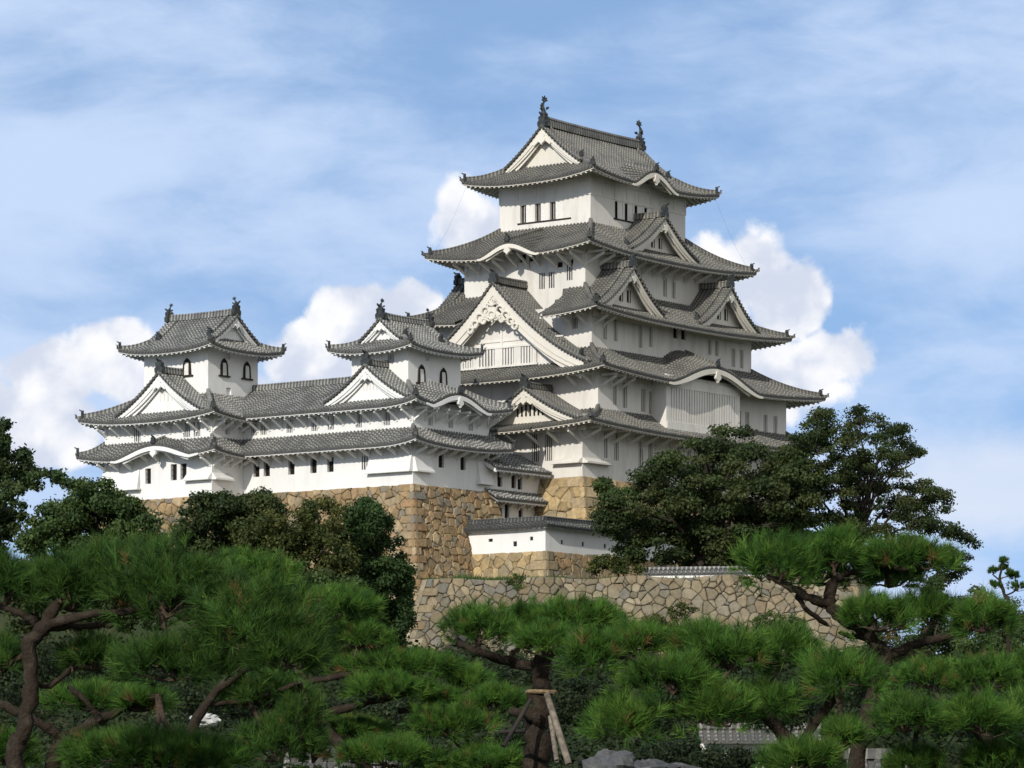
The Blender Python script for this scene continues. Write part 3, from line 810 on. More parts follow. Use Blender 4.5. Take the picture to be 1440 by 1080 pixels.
# ------------------------------------------------------------------ the two small keeps and the gallery between them
def west_keep():
    th = Thing('small_castle_keep', 'three-roofed white small keep right of the gallery, at the corner of the stone rampart', 'castle keep', (-27, 0, 23.2))
    mt, ms = M['tile_turret'], M['plaster_white']
    w = Walls()
    w.box((-30, -3.1, -23.25, 2.65), 30.2, 34.3, [(-27.6, .55, 33.35, 33.75, 'x')], [(-1.35, .62, 33.1, 33.75, 'b3')]); w.finish(th, ms)
    bell_window(th, 'S', -28.35, 3.1, 31.55, .95, 1.45); bell_window(th, 'S', -25.55, 3.1, 31.55, .95, 1.45)
    w = Walls()
    hs = [(-29.6, .62, 27.95, 29.0, 'b3'), (-27.0, .62, 27.95, 29.0, 'b3'), (-24.4, .62, 27.95, 29.0, 'b3'),
          (-28.6, .6, 29.35, 29.75, 'x'), (-27.5, .6, 29.35, 29.75, 'x')]
    hw = [(-2.4, .62, 27.95, 29.0, 'b3'), (.45, .62, 27.95, 29.0, 'b3')]
    w.side('S', -31.8, -22, 5., 26.6, 29.85, hs); w.side('W', -5, 2.2, 31.8, 26.6, 29.85, hw)
    w.side('E', -5, 5, -22, 26.6, 29.85); w.finish(th, ms)
    w = Walls()
    w.side('S', -31.8, -22, 5., 23.1, 26.6, [(-28.2, .68, 24.75, 25.8, 'g3'), (-25.4, .68, 24.75, 25.8, 'g3')])
    w.side('W', -5, 2.2, 31.8, 23.1, 26.6, [(-.15, .6, 24.6, 25.7, 'b2')]); w.side('E', -5, 5, -22, 19, 26.6); w.finish(th, ms)
    hatch(th, 'W', -4.99, -.9, 31.8, 24.35, 26.1, .42, ms, (.0, .35)); hatch(th, 'S', -31.79, -29.9, 5., 24.35, 26.1, .42, ms, (0, .30))
    hatch(th, 'S', -23.6, -22.0, 5., 23.9, 26.2, .38, ms, (.0, .15))
    # lowest skirt, south side; its west side runs on along the gallery
    r = Roof(.36)
    kw = dict(th=.29, k=.25)
    r.side('S', (-31.8, -22), 5.0, (-33.5, -20.7), 6.6, 27.65, 26.35, (.45, .35), **kw)
    r.side('W', (-5., 2.2), 31.8, (-6.6, 2.2), 33.5, 27.65, 26.35, (.45, 0), **kw)
    r.side('E', (-5., 4), -22, (-6.6, 4), -20.7, 27.65, 26.35, (.4, 0), **kw)
    r.hip('W', 0, orn=1, w=.3, h=.28); r.hip('S', 1, orn=1, w=.3, h=.28)
    r.finish(th, mt, ms)
    brackets(th, 'S', rng(-31.6, -22.2, 1.35), 5.0, 26.2, 1.2, .55, ms); brackets(th, 'W', rng(-4.8, 2, 1.35), 31.8, 26.2, 1.2, .55, ms)
    # middle roof: gable to the west, curved gable to the south
    r = Roof(.36)
    r.side('S', (-30, -23.25), 3.1, (-33.4, -20.9), 6.6, 31.3, 29.4, (.5, .5), kara=[(-27.9, 4.3, 1.15, .30)], **kw)
    r.side('W', (-3.1, 2.2), 30, (-6.6, 2.2), 33.4, 31.3, 29.4, (.5, 0), **kw)
    r.side('E', (-3.1, 2.65), -23.25, (-6.6, 5.), -20.9, 31.3, 29.4, (.5, .5), **kw)
    r.side('N', (-30, -23.25), 2.65, (-30, -20.9), 5., 31.3, 29.4, (0, .5), **kw)
    r.hip('W', 0, orn=2); r.hip('S', 1, orn=2)
    r.gable('W', -1., 4.35, 30.0, 32.75, 29.8, 32.75, k=.38, board=.66, wallin=.5, orn=.60, kud=False)
    r.finish(th, mt, ms)
    v = FR['W']
    for i in range(5): 
        g = MB(); g.box(-1.75+.33*i-.05, -1.75+.33*i+.05, 32.254, 32.27, 30.75, 31.75-abs(i-2)*.14, 0, v); th.part('gable_slit', g, M['plaster_keep'])
    brackets(th, 'S', rng(-31.6, -22.2, 1.35), 5.0, 29.1, 1.2, .7, ms); brackets(th, 'W', rng(-4.8, 2, 1.35), 31.8, 29.1, 1.2, .7, ms)
    # top roof
    r = Roof(.34)
    r.ring((-31.5, -4.55, -22.05, 3.95), (-29.6, -2.4, -23.9, 1.85), 35.0, 34.05, up=.42, k=.25, th=.28)
    r.hip('W', 0, w=.3, h=.28, oscale=.9); r.hip('S', 1, w=.3, h=.28, oscale=.9); r.hip('W', 1, w=.3, h=.28, oscale=.9)
    r.gable('W', -.28, 2.15, 34.98, 36.7, 23.6, 30.05, k=.22, board=.42, wallin=.5, back=True, orn=.5, rw=.38, rh=.42)
    o = r.finish(th, mt, ms)
    fish(th, (-29.8, -.28, 37.3), (1, 0, 0), .95, o); fish(th, (-23.9, -.28, 37.3), (-1, 0, 0), .8, o)
west_keep()

def gallery():
    th = Thing('connecting_gallery', 'long low white two-storey gallery joining the two small keeps', 'gallery', (-28, 7.3, 23.1))
    mt, ms = M['tile_turret'], M['plaster_white']
    w = Walls()
    hw = [(a, .62, 27.95, 29.0, 'b3') for a in (3.3, 5.0, 7.6, 10.35, 11.35)]
    w.side('W', 2.2, 12.5, 31.8, 26.6, 29.85, hw)
    w.side('W', 2.2, 12.5, 31.8, 23.0, 26.6, [(3.35, .66, 24.6, 25.75, 'g3'), (5.1, .66, 24.6, 25.75, 'g3'), (7.4, .66, 24.6, 25.8, 'g2'), (10.0, .66, 24.6, 25.8, 'g2'), (11.1, .66, 24.6, 25.8, 'g2')])
    w.side('E', 2.2, 12.5, -24.6, 23.0, 29.9); w.finish(th, ms)
    r = Roof(.36)
    r.side('W', (2.2, 12.6), 31.8, (2.2, 12.6), 33.5, 27.65, 26.35, (0, 0), k=.25, th=.29)
    r.finish(th, mt, ms)
    r = Roof(.36)
    r.side('W', (2.2, 15.), 28.2, (2.2, 15.), 33.4, 32.1, 29.4, (0, 0), k=.18, th=.29)
    r.side('E', (2.2, 15.), -28.2, (2.2, 15.), -23.0, 32.1, 29.4, (0, 0), k=.18, th=.29)
    r.ridge([(-28.2, lerp(2.2, 14.8, i/8), 32.1) for i in range(9)], .46, .42)
    r.finish(th, mt, ms)
    brackets(th, 'W', rng(3.3, 12.2, 1.35), 31.8, 26.2, 1.2, .55, ms); brackets(th, 'W', rng(3.3, 12.2, 1.35), 31.8, 29.1, 1.2, .7, ms)
gallery()

def north_keep():
    th = Thing('small_castle_keep', 'three-roofed white small keep left of the gallery, farthest left of the towers', 'castle keep', (-32, 18.3, 22.95))
    mt, ms = M['tile_turret'], M['plaster_white']
    w = Walls()
    w.box((-33.8, 14.5, -27.7, 21.5), 30.2, 35.35, [(-31.4, .55, 34.35, 34.8, 'x'), (-31.3, .6, 31.5, 32.05, 'x')]); w.finish(th, ms)
    bell_window(th, 'S', -31.9, -14.5, 33.0, .92, 1.4); bell_window(th, 'S', -29.1, -14.5, 33.0, .92, 1.4); bell_window(th, 'W', 16.75, 33.8, 33.0, .92, 1.4)
    w = Walls()
    hw = [(20.6, .7, 27.7, 28.9, 'b3'), (15.2, .7, 27.75, 28.95, 'b3'), (14.1, .7, 27.75, 28.95, 'b3')]
    w.box((-35.6, 12.5, -27, 24.25), 26.6, 29.85, [(-33.7, .6, 27.95, 29.0, 'b3')], hw); w.finish(th, ms)
    w = Walls()
    hw = [(19.4, .62, 24.2, 25.45, 'g2'), (16.6, .66, 24.35, 25.65, 'g2'), (15.55, .66, 24.35, 25.65, 'g2')]
    w.box((-35.6, 12.5, -27, 24.25), 22.8, 26.6, [], hw); w.finish(th, ms)
    hatch(th, 'W', 20.3, 24.2, 35.6, 23.9, 25.75, .5, ms, (.15, .4)); hatch(th, 'W', 12.51, 15.2, 35.6, 24.35, 24.8, .42, ms); hatch(th, 'S', -35.59, -33.4, -12.5, 24.35, 24.8, .42, ms)
    kw = dict(th=.29, k=.25)
    r = Roof(.36)
    r.ring((-37.1, 10.95, -25.5, 26.0), (-35.6, 12.5, -27, 24.25), 27.6, 26.2, up=.5, W=dict(kara=[(17.4, 4.9, 1.05, .35)]), **kw)
    r.hip('W', 0, orn=1, w=.3, h=.28); r.hip('W', 1, orn=1, w=.3, h=.28)
    r.finish(th, mt, ms)
    brackets(th, 'W', [a for a in rng(12.7, 24, 1.4) if abs(a-17.4) > 3.4], 35.6, 26.05, 1.15, .55, ms); brackets(th, 'W', [15.4, 16.6, 18.2, 19.4], 35.6, 26.6, 1.0, .55, ms); brackets(th, 'S', rng(-35.4, -32.2, 1.05), -12.5, 26.05, 1.15, .55, ms)
    r = Roof(.36)
    r.ring((-37.15, 10.95, -25.5, 25.75), (-33.8, 14.5, -27.7, 21.5), 31.4, 29.2, up=.5, **kw)
    r.hip('W', 0); r.hip('W', 1)
    r.gable('W', 17.35, 4.85, 29.75, 33.05, 33.4, 36.55, k=.38, board=.70, wallin=.55, orn=.66, kud=False)
    r.finish(th, mt, ms)
    for i in range(5):
        g = MB(); g.box(16.0+.42*i-.06, 16.0+.42*i+.06, 36.004, 36.02, 30.75, 31.75-abs(i-2)*.08, 0, FR['W']); th.part('gable_slit', g, M['plaster_keep'])
    brackets(th, 'W', rng(12.7, 24, 1.4), 35.6, 28.95, 1.15, .65, ms); brackets(th, 'S', rng(-35.4, -32.2, 1.05), -12.5, 28.95, 1.15, .65, ms)
    r = Roof(.34)
    r.ring((-35.35, 12.9, -26.15, 22.95), (-33.4, 14.5, -28.15, 21.4), 35.95, 34.95, up=.45, k=.25, th=.28)
    r.hip('W', 0, w=.3, h=.28, oscale=.9); r.hip('S', 1, w=.3, h=.28, oscale=.9); r.hip('W', 1, w=.3, h=.28, oscale=.9)
    r.gable('S', -30.8, 2.65, 35.93, 38.0, -21.55, -14.05, k=.22, board=.46, wallin=.5, back=True, orn=.55, rw=.4, rh=.45)
    o = r.finish(th, mt, ms)
    fish(th, (-30.8, 14.3, 38.65), (0, 1, 0), .82, o); fish(th, (-30.8, 21.3, 38.65), (0, -1, 0), .82, o)
north_keep()

def stepped_house():
    th = Thing('stepped_passage_house', 'small white house with two short stepped lean-to roofs between small keep and main keep', 'passage house', (-18.5, -4, 20))
    mt, ms = M['tile_turret'], M['plaster_white']
    w = Walls()
    w.side('S', -22, -15.2, 5.0, 22.9, 25.6, [(-20.55, .66, 23.75, 25.0, 'g3'), (-18.7, .62, 23.75, 24.95, 'g3'), (-17.85, .62, 23.7, 24.95, 'g3')])
    w.finish(th, ms)
    w = Walls()
    w.side('S', -22, -15.2, 5.0, 19.8, 22.9, [(-20.55, .62, 21.25, 22.35, 'g3'), (-19.6, .62, 21.25, 22.4, 'g3'), (-17.75, .6, 21.25, 22.2, 'g3')])
    w.finish(th, ms)
    r = Roof(.36); kw = dict(th=.32, k=.05)
    r.side('S', (-22.75, -15.3), 3.1, (-22.75, -15.3), 6.3, 26.75, 25.15, (0, .0), **kw)
    fr = FR['S']; r.S.prism([fr(-22.78, 6.25, 25.0), fr(-22.78, 6.25, 24.72), fr(-22.78, 4.9, 25.55), fr(-22.78, 4.9, 25.95)], [fr(-22.60, 6.25, 25.0), fr(-22.60, 6.25, 24.72), fr(-22.60, 4.9, 25.55), fr(-22.60, 4.9, 25.95)])
    r.T.sweep([fr(-22.72, lerp(3.2, 6.34, t), lerp(26.75, 25.18, t)) for t in (0, .3, .6, .8, 1)], [(.14*math.cos(q*1.047), .14*math.sin(q*1.047)) for q in range(6)], (1, 0, 0))
    r.finish(th, mt, ms)
    r = Roof(.36)
    r.side('S', (-22.5, -15.3), 5.004, (-22.5, -15.3), 6.2, 23.45, 22.75, (0, 0), **kw)
    r.T.sweep([fr(-22.46, lerp(5.0, 6.24, t), lerp(23.45, 22.78, t)) for t in (0, .5, 1)], [(.14*math.cos(q*1.047), .14*math.sin(q*1.047)) for q in range(6)], (1, 0, 0))
    r.finish(th, mt, ms)
    brackets(th, 'S', rng(-21.8, -15.6, 1.2), 5.0, 25.25, .9, .5, ms); brackets(th, 'S', rng(-21.8, -15.6, 1.2), 5.0, 22.75, .9, .5, ms)
stepped_house()

# ------------------------------------------------------------------ stone: ramparts of fitted blocks
STONE = [(.32, .22, .11), (.37, .26, .14), (.28, .20, .11), (.33, .22, .11), (.25, .21, .14), (.21, .20, .17), (.36, .28, .17), (.27, .17, .09), (.40, .31, .19)]
def clip(poly, nx, ny, d):
    out = []; n = len(poly)
    for i in range(n):
        p, q = poly[i], poly[(i+1) % n]
        a, b = p[0]*nx+p[1]*ny-d, q[0]*nx+q[1]*ny-d
        if a <= 0: out.append(p)
        if (a < 0 < b) or (b < 0 < a):
            t = a/(a-b); out.append((p[0]+(q[0]-p[0])*t, p[1]+(q[1]-p[1])*t))
    return out

def stones(B, tint, dom, fmap, size, rnd, quoinL=True, quoinR=True, tone=1., aspect=1.45, pal=STONE, proud=.17, par=0, lap=.2):
    """fills the outline dom (a, h) with fitted polygonal blocks; fmap(a, h, d) puts a point d proud of the face"""
    xs = [p[0] for p in dom]; ys = [p[1] for p in dom]; x0, x1, y0, y1 = min(xs), max(xs), min(ys), max(ys)
    sx, sy = size*aspect, size; seeds = []
    def edge(y, right):                      # face outline at height y
        X = []
        for i in range(len(dom)):
            p, q = dom[i], dom[(i+1) % len(dom)]
            if (p[1]-y)*(q[1]-y) <= 0 and abs(p[1]-q[1]) > 1e-6: X.append(p[0]+(q[0]-p[0])*(y-p[1])/(q[1]-p[1]))
        return (max(X) if right else min(X)) if X else None
    row = 0; y = y0+sy*.3; q = []
    qh = size*1.05; yy = y0+qh*.5; k = 0
    while yy < y1:
        for right, on in ((0, quoinL), (1, quoinR)):
            if not on: continue
            e = edge(yy, right)
            if e is None: continue
            ln = size*(2.1 if (k+right+par) % 2 else 1.15)*rnd.uniform(.9, 1.1); q.append((e+(-1 if right else 1)*ln*.5, yy, ln, right))
        yy += qh; k += 1
    seeds = []
    while y < y1+sy*.3:
        x = x0+(sx*.5 if row % 2 else 0)+rnd.uniform(-.2, .2)*sx
        while x < x1+sx*.4:
            px, py = x+rnd.uniform(-.38, .38)*sx, y+rnd.uniform(-.36, .36)*sy
            e0, e1 = edge(min(max(py, y0+.01), y1-.01), 0), edge(min(max(py, y0+.01), y1-.01), 1)
            ok = True
            if e0 is not None and quoinL and px < e0+size*.5: ok = False
            if e1 is not None and quoinR and px > e1-size*.5: ok = False
            if ok:
                seeds.append((px, py, 0, rnd.uniform(-.12, .38)*size*size))
                if rnd.random() < .55: seeds.append((px+rnd.choice((-1, 1))*rnd.uniform(.40, .55)*sx, py+rnd.choice((-1, 1))*rnd.uniform(.25, .5)*sy, 0, -.16*size*size))
            x += sx*rnd.uniform(.8, 1.2)
        y += sy*.92; row += 1
    for i, (px, py, isq, wi) in enumerate(seeds):
        poly = list(dom)
        for j, (qx, qy, _, wj) in enumerate(seeds):
            if j == i: continue
            dx, dy = qx-px, qy-py; d2 = dx*dx+dy*dy
            if d2 > (size*4.2)**2 or d2 < 1e-8: continue
            poly = clip(poly, dx, dy, (qx*qx+qy*qy-px*px-py*py+wi-wj)/2)
            if len(poly) < 3: break
        if len(poly) < 3: continue
        pp = []
        for w in range(len(poly)):           # chipped, slightly crooked edges
            p, e = poly[w], poly[(w+1) % len(poly)]; pp.append(p); l = math.hypot(e[0]-p[0], e[1]-p[1])
            if l > .28*size:
                t = rnd.uniform(.3, .7); k = rnd.uniform(-.09, .03)*size; pp.append((p[0]+(e[0]-p[0])*t-(e[1]-p[1])/l*k, p[1]+(e[1]-p[1])*t+(e[0]-p[0])/l*k))
        poly = pp
        cx = sum(p[0] for p in poly)/len(poly); cy = sum(p[1] for p in poly)/len(poly)
        r = min(math.hypot(p[0]-cx, p[1]-cy) for p in poly)
        if r < .06: continue
        gap = .004+rnd.random()*.020; tx, ty = rnd.uniform(-.10, .10), rnd.uniform(-.10, .10); pr = proud*rnd.uniform(.5, 1.25)
        ins = lambda k: [(cx+(p[0]-cx)*(1-k/max(math.hypot(p[0]-cx, p[1]-cy), .1)), cy+(p[1]-cy)*(1-k/max(math.hypot(p[0]-cx, p[1]-cy), .1))) for p in poly]
        o0, o1, o2 = ins(gap), ins(gap+.02), ins(gap+.10)
        h = lambda p, z: fmap(p[0], p[1], z+tx*(p[0]-cx)+ty*(p[1]-cy)*.6)
        n = len(poly); b = B.pts([fmap(p[0], p[1], -.10) for p in o0]+[h(p, pr*.62) for p in o1]+[h(p, pr) for p in o2])
        for w in range(n):
            v = (w+1) % n
            B.face((b+w, b+v, b+n+v, b+n+w)); B.face((b+n+w, b+n+v, b+2*n+v, b+2*n+w))
        B.face(range(b+2*n, b+3*n))
        c = rnd.choice(pal); av = [sum(q[k] for q in pal)/len(pal) for k in range(3)]; c = [.65*c[k]+.35*av[k] for k in range(3)]; g = tone*rnd.uniform(.72, 1.18)
        tint += [tuple(min(.8, x*g) for x in c)]*(3*n)
    for (qx, qy, ln, right) in q:            # long and short corner blocks by turns, standing a little proud
        sg = -1 if right else 1; hh = qh*.5-.012
        E = lambda yy: edge(min(max(yy, y0+.001), y1-.001), right)
        ya, yb = max(qy-hh, y0), min(qy+hh, y1)
        if yb-ya < .2 or E(ya) is None: continue
        pr = proud+.07+rnd.uniform(-.02, .03); j = lambda: rnd.uniform(-.05, .05)*size; ja, jb = j(), j()
        o0 = [(E(ya)-sg*lap, ya), (E(ya)+sg*(ln+ja), ya), (E(yb)+sg*(ln+jb), yb), (E(yb)-sg*lap, yb)]
        o2 = [(E(ya)-sg*lap, ya+.05), (E(ya)+sg*(ln+ja-.07), ya+.05), (E(yb)+sg*(ln+jb-.07), yb-.05), (E(yb)-sg*lap, yb-.05)]
        b = B.pts([fmap(p[0], p[1], -.1) for p in o0]+[fmap(p[0], p[1], pr*.7) for p in o0]+[fmap(p[0], p[1], pr) for p in o2])
        for w in range(4):
            v = (w+1) % 4; B.face((b+w, b+v, b+4+v, b+4+w)); B.face((b+4+w, b+4+v, b+8+v, b+8+w))
        B.face(range(b+8, b+12)); c = rnd.choice(pal); g = tone*rnd.uniform(.85, 1.15); tint += [tuple(min(.8, x*g) for x in c)]*12

def rampart(th, faces, name='stone_face'):
    """faces: (castle or world origin, along vector, top length, depth, batter vector out, slants) -> stones over a dark core"""

def batter_block(name, label, rect, zt, zb, slope, sides, size, seed, base=None, pal=STONE, cutz=None):
    th = Thing(name, label, 'stone wall', base or ((rect[0]+rect[2])/2, (rect[1]+rect[3])/2, zb))
    rnd = random.Random(seed); H = zt-zb; u0, v0, u1, v1 = rect
    core = MB(); e = .16
    top = [(u0+e, v0+e, zt-.06), (u1-e, v0+e, zt-.06), (u1-e, v1-e, zt-.06), (u0+e, v1-e, zt-.06)]
    sl = slope*H; bot = [(u0-sl+e, v0-sl+e, zb), (u1+sl-e, v0-sl+e, zb), (u1+sl-e, v1+sl-e, zb), (u0-sl+e, v1+sl-e, zb)]
    core.prism(top, bot)
    th.part('core', core, M['stone'], tint=[(.115, .09, .06)]*8)
    B = MB(); tint = []
    q = 1/math.sqrt(1+slope*slope)
    for sd, lim in sides:
        a0, a1, b0 = {'S': (u0, u1, -v0), 'W': (v0, v1, -u0)}[sd]; fr = FR[sd]
        f = lambda a, h, d: fr(a, b0+slope*h*(1-.15*h/H)+d*q-.10, zt-h+d*slope*q)
        l0, l1 = lim
        A0, A1 = (a0 if l0 is None else l0), (a1 if l1 is None else l1)
        dom = [(A0, 0), (A1, 0), (A1+(sl if l1 is None else 0), H), (A0-(sl if l0 is None else 0), H)]
        # the curve of the batter moves the corner, so keep the outline straight and the face curve tiny
        f = lambda a, h, d: fr(a, b0+slope*h+d*q-.10, zt-h+d*slope*q)
        stones(B, tint, dom, f, size, rnd, quoinL=l0 is None, quoinR=l1 is None, pal=pal, par=int(sd == 'W'), lap=.19 if sd == 'S' else .17)
    th.part('stone_face', B, M['stone'], tint=tint)
    return th
TAN = [(.40, .29, .145), (.44, .33, .175), (.36, .26, .135), (.42, .33, .19), (.34, .26, .155), (.31, .26, .175)]
batter_block('stone_rampart', 'tan stone rampart with neat corner blocks under the main keep', (-15.05, -9.25, 16.2, 10), 24.72, 13, .30, [('W', (None, 0)), ('S', (None, 3))], .84, 3, pal=TAN)
batter_block('stone_rampart', 'brown stone rampart with a sharp corner under the right small keep', (-31.95, -5.15, -21.9, 12.4), 23.2, 14.0, .23, [('S', (None, None)), ('W', (None, 12.3))], .60, 5)
batter_block('stone_rampart', 'brown stone rampart half hidden by bushes under the left small keep', (-35.75, 12.4, -26, 24.35), 22.92, 13.0, .23, [('W', (None, None)), ('S', (None, -31))], .60, 7)

# ------------------------------------------------------------------ terrace walls below the keeps
def W2(u, v, z): return Vector((CX+CC*u-SS*v, CY+SS*u+CC*v, z+EYE))
def pixel(px, py, Y): return Vector(((px-720)/F_PX*Y, Y, (Y_HOR-py)/F_PX*Y+EYE))

def plaster_fence():
    """white plastered wall with a small tiled roof, standing on a low stone footing; turns one corner"""
    u0, vA, vB, u1 = -26., -5.9, -13.55, -8.
    th = Thing('plaster_wall', 'low white plastered wall with grey tiled roof bending round a corner on the terrace', 'wall', (u0, vB, 16))
    zb, zt = 17.9, 19.85
    w = Walls()
    w.side('W', vB, vA, -u0, zb-.9, zt, [(-8.2, .42, 18.9, 19.15, 'x'), (-10.6, .36, 18.45, 18.85, 'x'), (-12.2, .30, 18.85, 19.15, 'x')], depth=.1)
    w.side('S', u0, u1, -vB, zb-.9, zt, [(u0+2.2, .3, 18.6, 18.95, 'x'), (u0+5.0, .3, 18.6, 18.95, 'x'), (u0+8, .3, 18.6, 18.95, 'x')], depth=.1)
    w.finish(th, M['plaster_white'])
    r = Roof(.34); kw = dict(th=.2, k=.05, raf=.5)
    o = .55
    r.side('W', (vB+.25, vA), -u0-.25, (vB-o, vA), -u0+o, 20.42, 19.95, (.12, 0), **kw)
    r.side('S', (u0+.25, u1), -vB-.25, (u0-o, u1), -vB+o, 20.42, 19.95, (.12, 0), **kw)
    r.side('E', (vB+.25, vA), u0+.25, (vB+1.0, vA), u0+1.0, 20.42, 19.95, (0, 0), **kw)
    r.side('N', (u0+.25, u1), vB+.25, (u0+1.0, u1), vB+1.0, 20.42, 19.95, (0, 0), **kw)
    r.ridge([(u0+.25, lerp(vA, vB+.2, i/6), 20.42) for i in range(7)], .34, .30)
    r.ridge([(lerp(u0+.2, u1, i/6), vB+.25, 20.42) for i in range(7)], .34, .30)
    r.oni((u0+.25, vA+.05, 20.5), (-.6, .8, 0), .6)
    r.finish(th, M['tile_dark'], M['plaster_white'])
    rnd = random.Random(9); B = MB(); tint = []; sl = .2
    H = 2.1
    stones(B, tint, [(vB, 0), (vA-.2, 0), (vA-.2, H), (vB-sl*H, H)], lambda a, h, d: FR['W'](a, -u0+.02+sl*h+d-.05, zb+.1-h), .72, rnd, True, False, pal=TAN, proud=.1)
    stones(B, tint, [(u0, 0), (u1, 0), (u1, H), (u0-sl*H, H)], lambda a, h, d: FR['S'](a, -vB+.02+sl*h+d-.05, zb+.1-h), .72, rnd, True, False, proud=.1)
    c = MB(); e = .10
    c.prism([(u0+e, vB+e, zb), (u1, vB+e, zb), (u1, vA-.2, zb), (u0+e, vA-.2, zb)],
            [(u0-sl*H+e, vB-sl*H+e, zb-H), (u1, vB-sl*H+e, zb-H), (u1, vA-.2, zb-H), (u0-sl*H+e, vA-.2, zb-H)])
    o = th.part('stone_footing', B, M['stone'], tint=tint); th.part('core', c, M['stone'], o, tint=[(.11, .09, .06)]*8)
plaster_fence()

GREY = [(.27, .22, .135), (.29, .245, .165), (.23, .195, .13), (.29, .23, .145), (.21, .19, .145), (.27, .205, .125), (.33, .285, .195), (.19, .185, .17)]
WL, WR = Vector((-6.42, 264.7, 15.0+EYE)), Vector((24.6, 258.2, 15.0+EYE))
def terrace_wall():
    """the long retaining wall in front of the terrace, with a return at either end"""
    base = (WL+WR)/2; base.z = 6
    th = Thing('stone_rampart', 'long low grey-tan stone retaining wall in front, below the plastered wall', 'stone wall', tuple(base), castle=False)
    rnd = random.Random(21); B = MB(); tint = []; sl = .26; H = 9.0
    e = (WR-WL); L = e.length; e.normalize(); n = Vector((e.y, -e.x, 0))
    f = lambda a, h, d: WL+e*a+n*(sl*h+d-.1)+Vector((0, 0, -h+.1*math.sin(a*.9)*max(0, 1-h)))
    stones(B, tint, [(0, 0), (L, 0), (L+sl*H, H), (-sl*H, H)], f, .60, rnd, True, True, pal=GREY, tone=.82)
    def ret(P, s):
        g = lambda a, h, d: P-n*a+e*(s*(sl*h+d-.1))+Vector((0, 0, -h))
        stones(B, tint, [(0, 0), (8, 0), (8, H), (-sl*H, H)], g, .82, rnd, True, False, pal=GREY)
    ret(WL, -1); ret(WR, 1)
    c = MB(); k = .22
    T = [WL+e*k-n*k, WR-e*k-n*k, WR-e*k-n*8, WL+e*k-n*8]
    D = [WL-e*(sl*H-k)+n*(sl*H-k), WR+e*(sl*H-k)+n*(sl*H-k), WR+e*(sl*H-k)-n*8, WL-e*(sl*H-k)-n*8]
    c.prism([p+Vector((0, 0, -.1)) for p in T], [p+Vector((0, 0, -H)) for p in D])
    th.part('core', c, M['stone'], tint=[(.13, .11, .08)]*8)
    th.part('stone_face', B, M['stone'], tint=tint)
    return e, n
WE, WN = terrace_wall()

def low_tile_wall():
    """low wall on the terrace edge: white plaster under a pale tile coping"""
    a0, a1 = 16.3, 25.5
    P0 = WL+WE*a0-WN*1.2; th = Thing('coped_wall', 'short low white wall with pale tile coping on top of the long stone wall', 'wall', tuple(P0), castle=False)
    S = MB(); T = MB(); L = a1-a0
    f = lambda a, b, z: P0+WE*a+WN*b+Vector((0, 0, z))
    S.box(0, L, -.18, .18, -.1, .30, 0, f); th.part('wall', S, M['plaster_white'])
    for sg in (-1, 1):
        T.quad(f(-.1, 0, .62), f(L+.1, 0, .62), f(L+.1, sg*.42, .30), f(-.1, sg*.42, .30), 0, [(.2, 0)]*4)
        T.quad(f(-.1, sg*.42, .30), f(L+.1, sg*.42, .30), f(L+.1, sg*.42, .24), f(-.1, sg*.42, .24), 0, [(.2, 0)]*4)
        n = int(L/.34)
        for i in range(n+1):
            a = i*L/n; T.sweep([f(a, 0, .64), f(a, sg*.22, .48), f(a, sg*.46, .29)], [(-.07, 0), (-.05, .06), (.05, .06), (.07, 0)], tuple(WE))
    T.sweep([f(-.15, 0, .62), f(L+.15, 0, .62)], [(-.14, 0), (-.14, .16), (.14, .16), (.14, 0)])
    T.sweep([f(-.12, 0, .6), f(-.22, 0, .95)], [(-.1, -.1), (-.1, .1), (.1, .1), (.1, -.1)])
    th.part('tile_coping', T, M['tile_turret'])
low_tile_wall()

# ------------------------------------------------------------------ ground
def smooth(a, b, x): t = max(0, min(1, (x-a)/(b-a))); return t*t*(3-2*t)
def ground_z(X, Y):
    h = lerp(0, 10.2, smooth(175, 258, Y))
    side = smooth(-2, -16, X)                                # left of the long wall the bank climbs to the ramparts
    h += 6.5*smooth(256, 274, Y)*side*(1-smooth(300, 420, Y))
    h *= 1-.55*smooth(24, 70, X)*smooth(150, 230, Y)
    h *= 1-.6*smooth(-60, -150, X)
    h -= 4*smooth(400, 700, Y)
    if Y > 268 and -3 < X < 22: h = min(h, 14)
    return h
def ground_sheet():
    B = MB(); xs = sorted(set([-1500, -900, -500, -300, -220, -170]+[-130+4*i for i in range(66)]+[170, 220, 300, 500, 900, 1500]))
    ys = [-200, -100, -40, 0, 20, 40, 60, 80, 100, 120]+[130+4*i for i in range(60)]+[380, 420, 480, 560, 700, 1000, 1500, 2600, 5000]
    rnd = random.Random(2); idx = {}
    for i, x in enumerate(xs):
        for j, y in enumerate(ys):
            idx[i, j] = B.pts([(x, y, ground_z(x, y)+(rnd.uniform(-.25, .25) if 140 < y < 300 else 0))])
    for i in range(len(xs)-1):
        for j in range(len(ys)-1): B.face((idx[i, j], idx[i+1, j], idx[i+1, j+1], idx[i, j+1]))
    tag(build('ground', B, M['ground'], smooth=True), kind='structure')
    # level terrace behind the long wall and round the ramparts
    t = MB(); z = 15.0+EYE-.12
    P = [WL+WE*.5-WN*.5, WR-WE*.7-WN*.7, WR-WE*2-WN*9, WR-WE*5-WN*30, Vector((28, 330, z)), Vector((-30, 330, z)), Vector((-10, 284, z)), WL-WN*8+WE*.5]
    t.prism([Vector((p.x, p.y, z)) for p in P], [Vector((p.x, p.y, 6)) for p in P])
    tag(build('terrace', t, M['ground']), kind='structure')
ground_sheet()

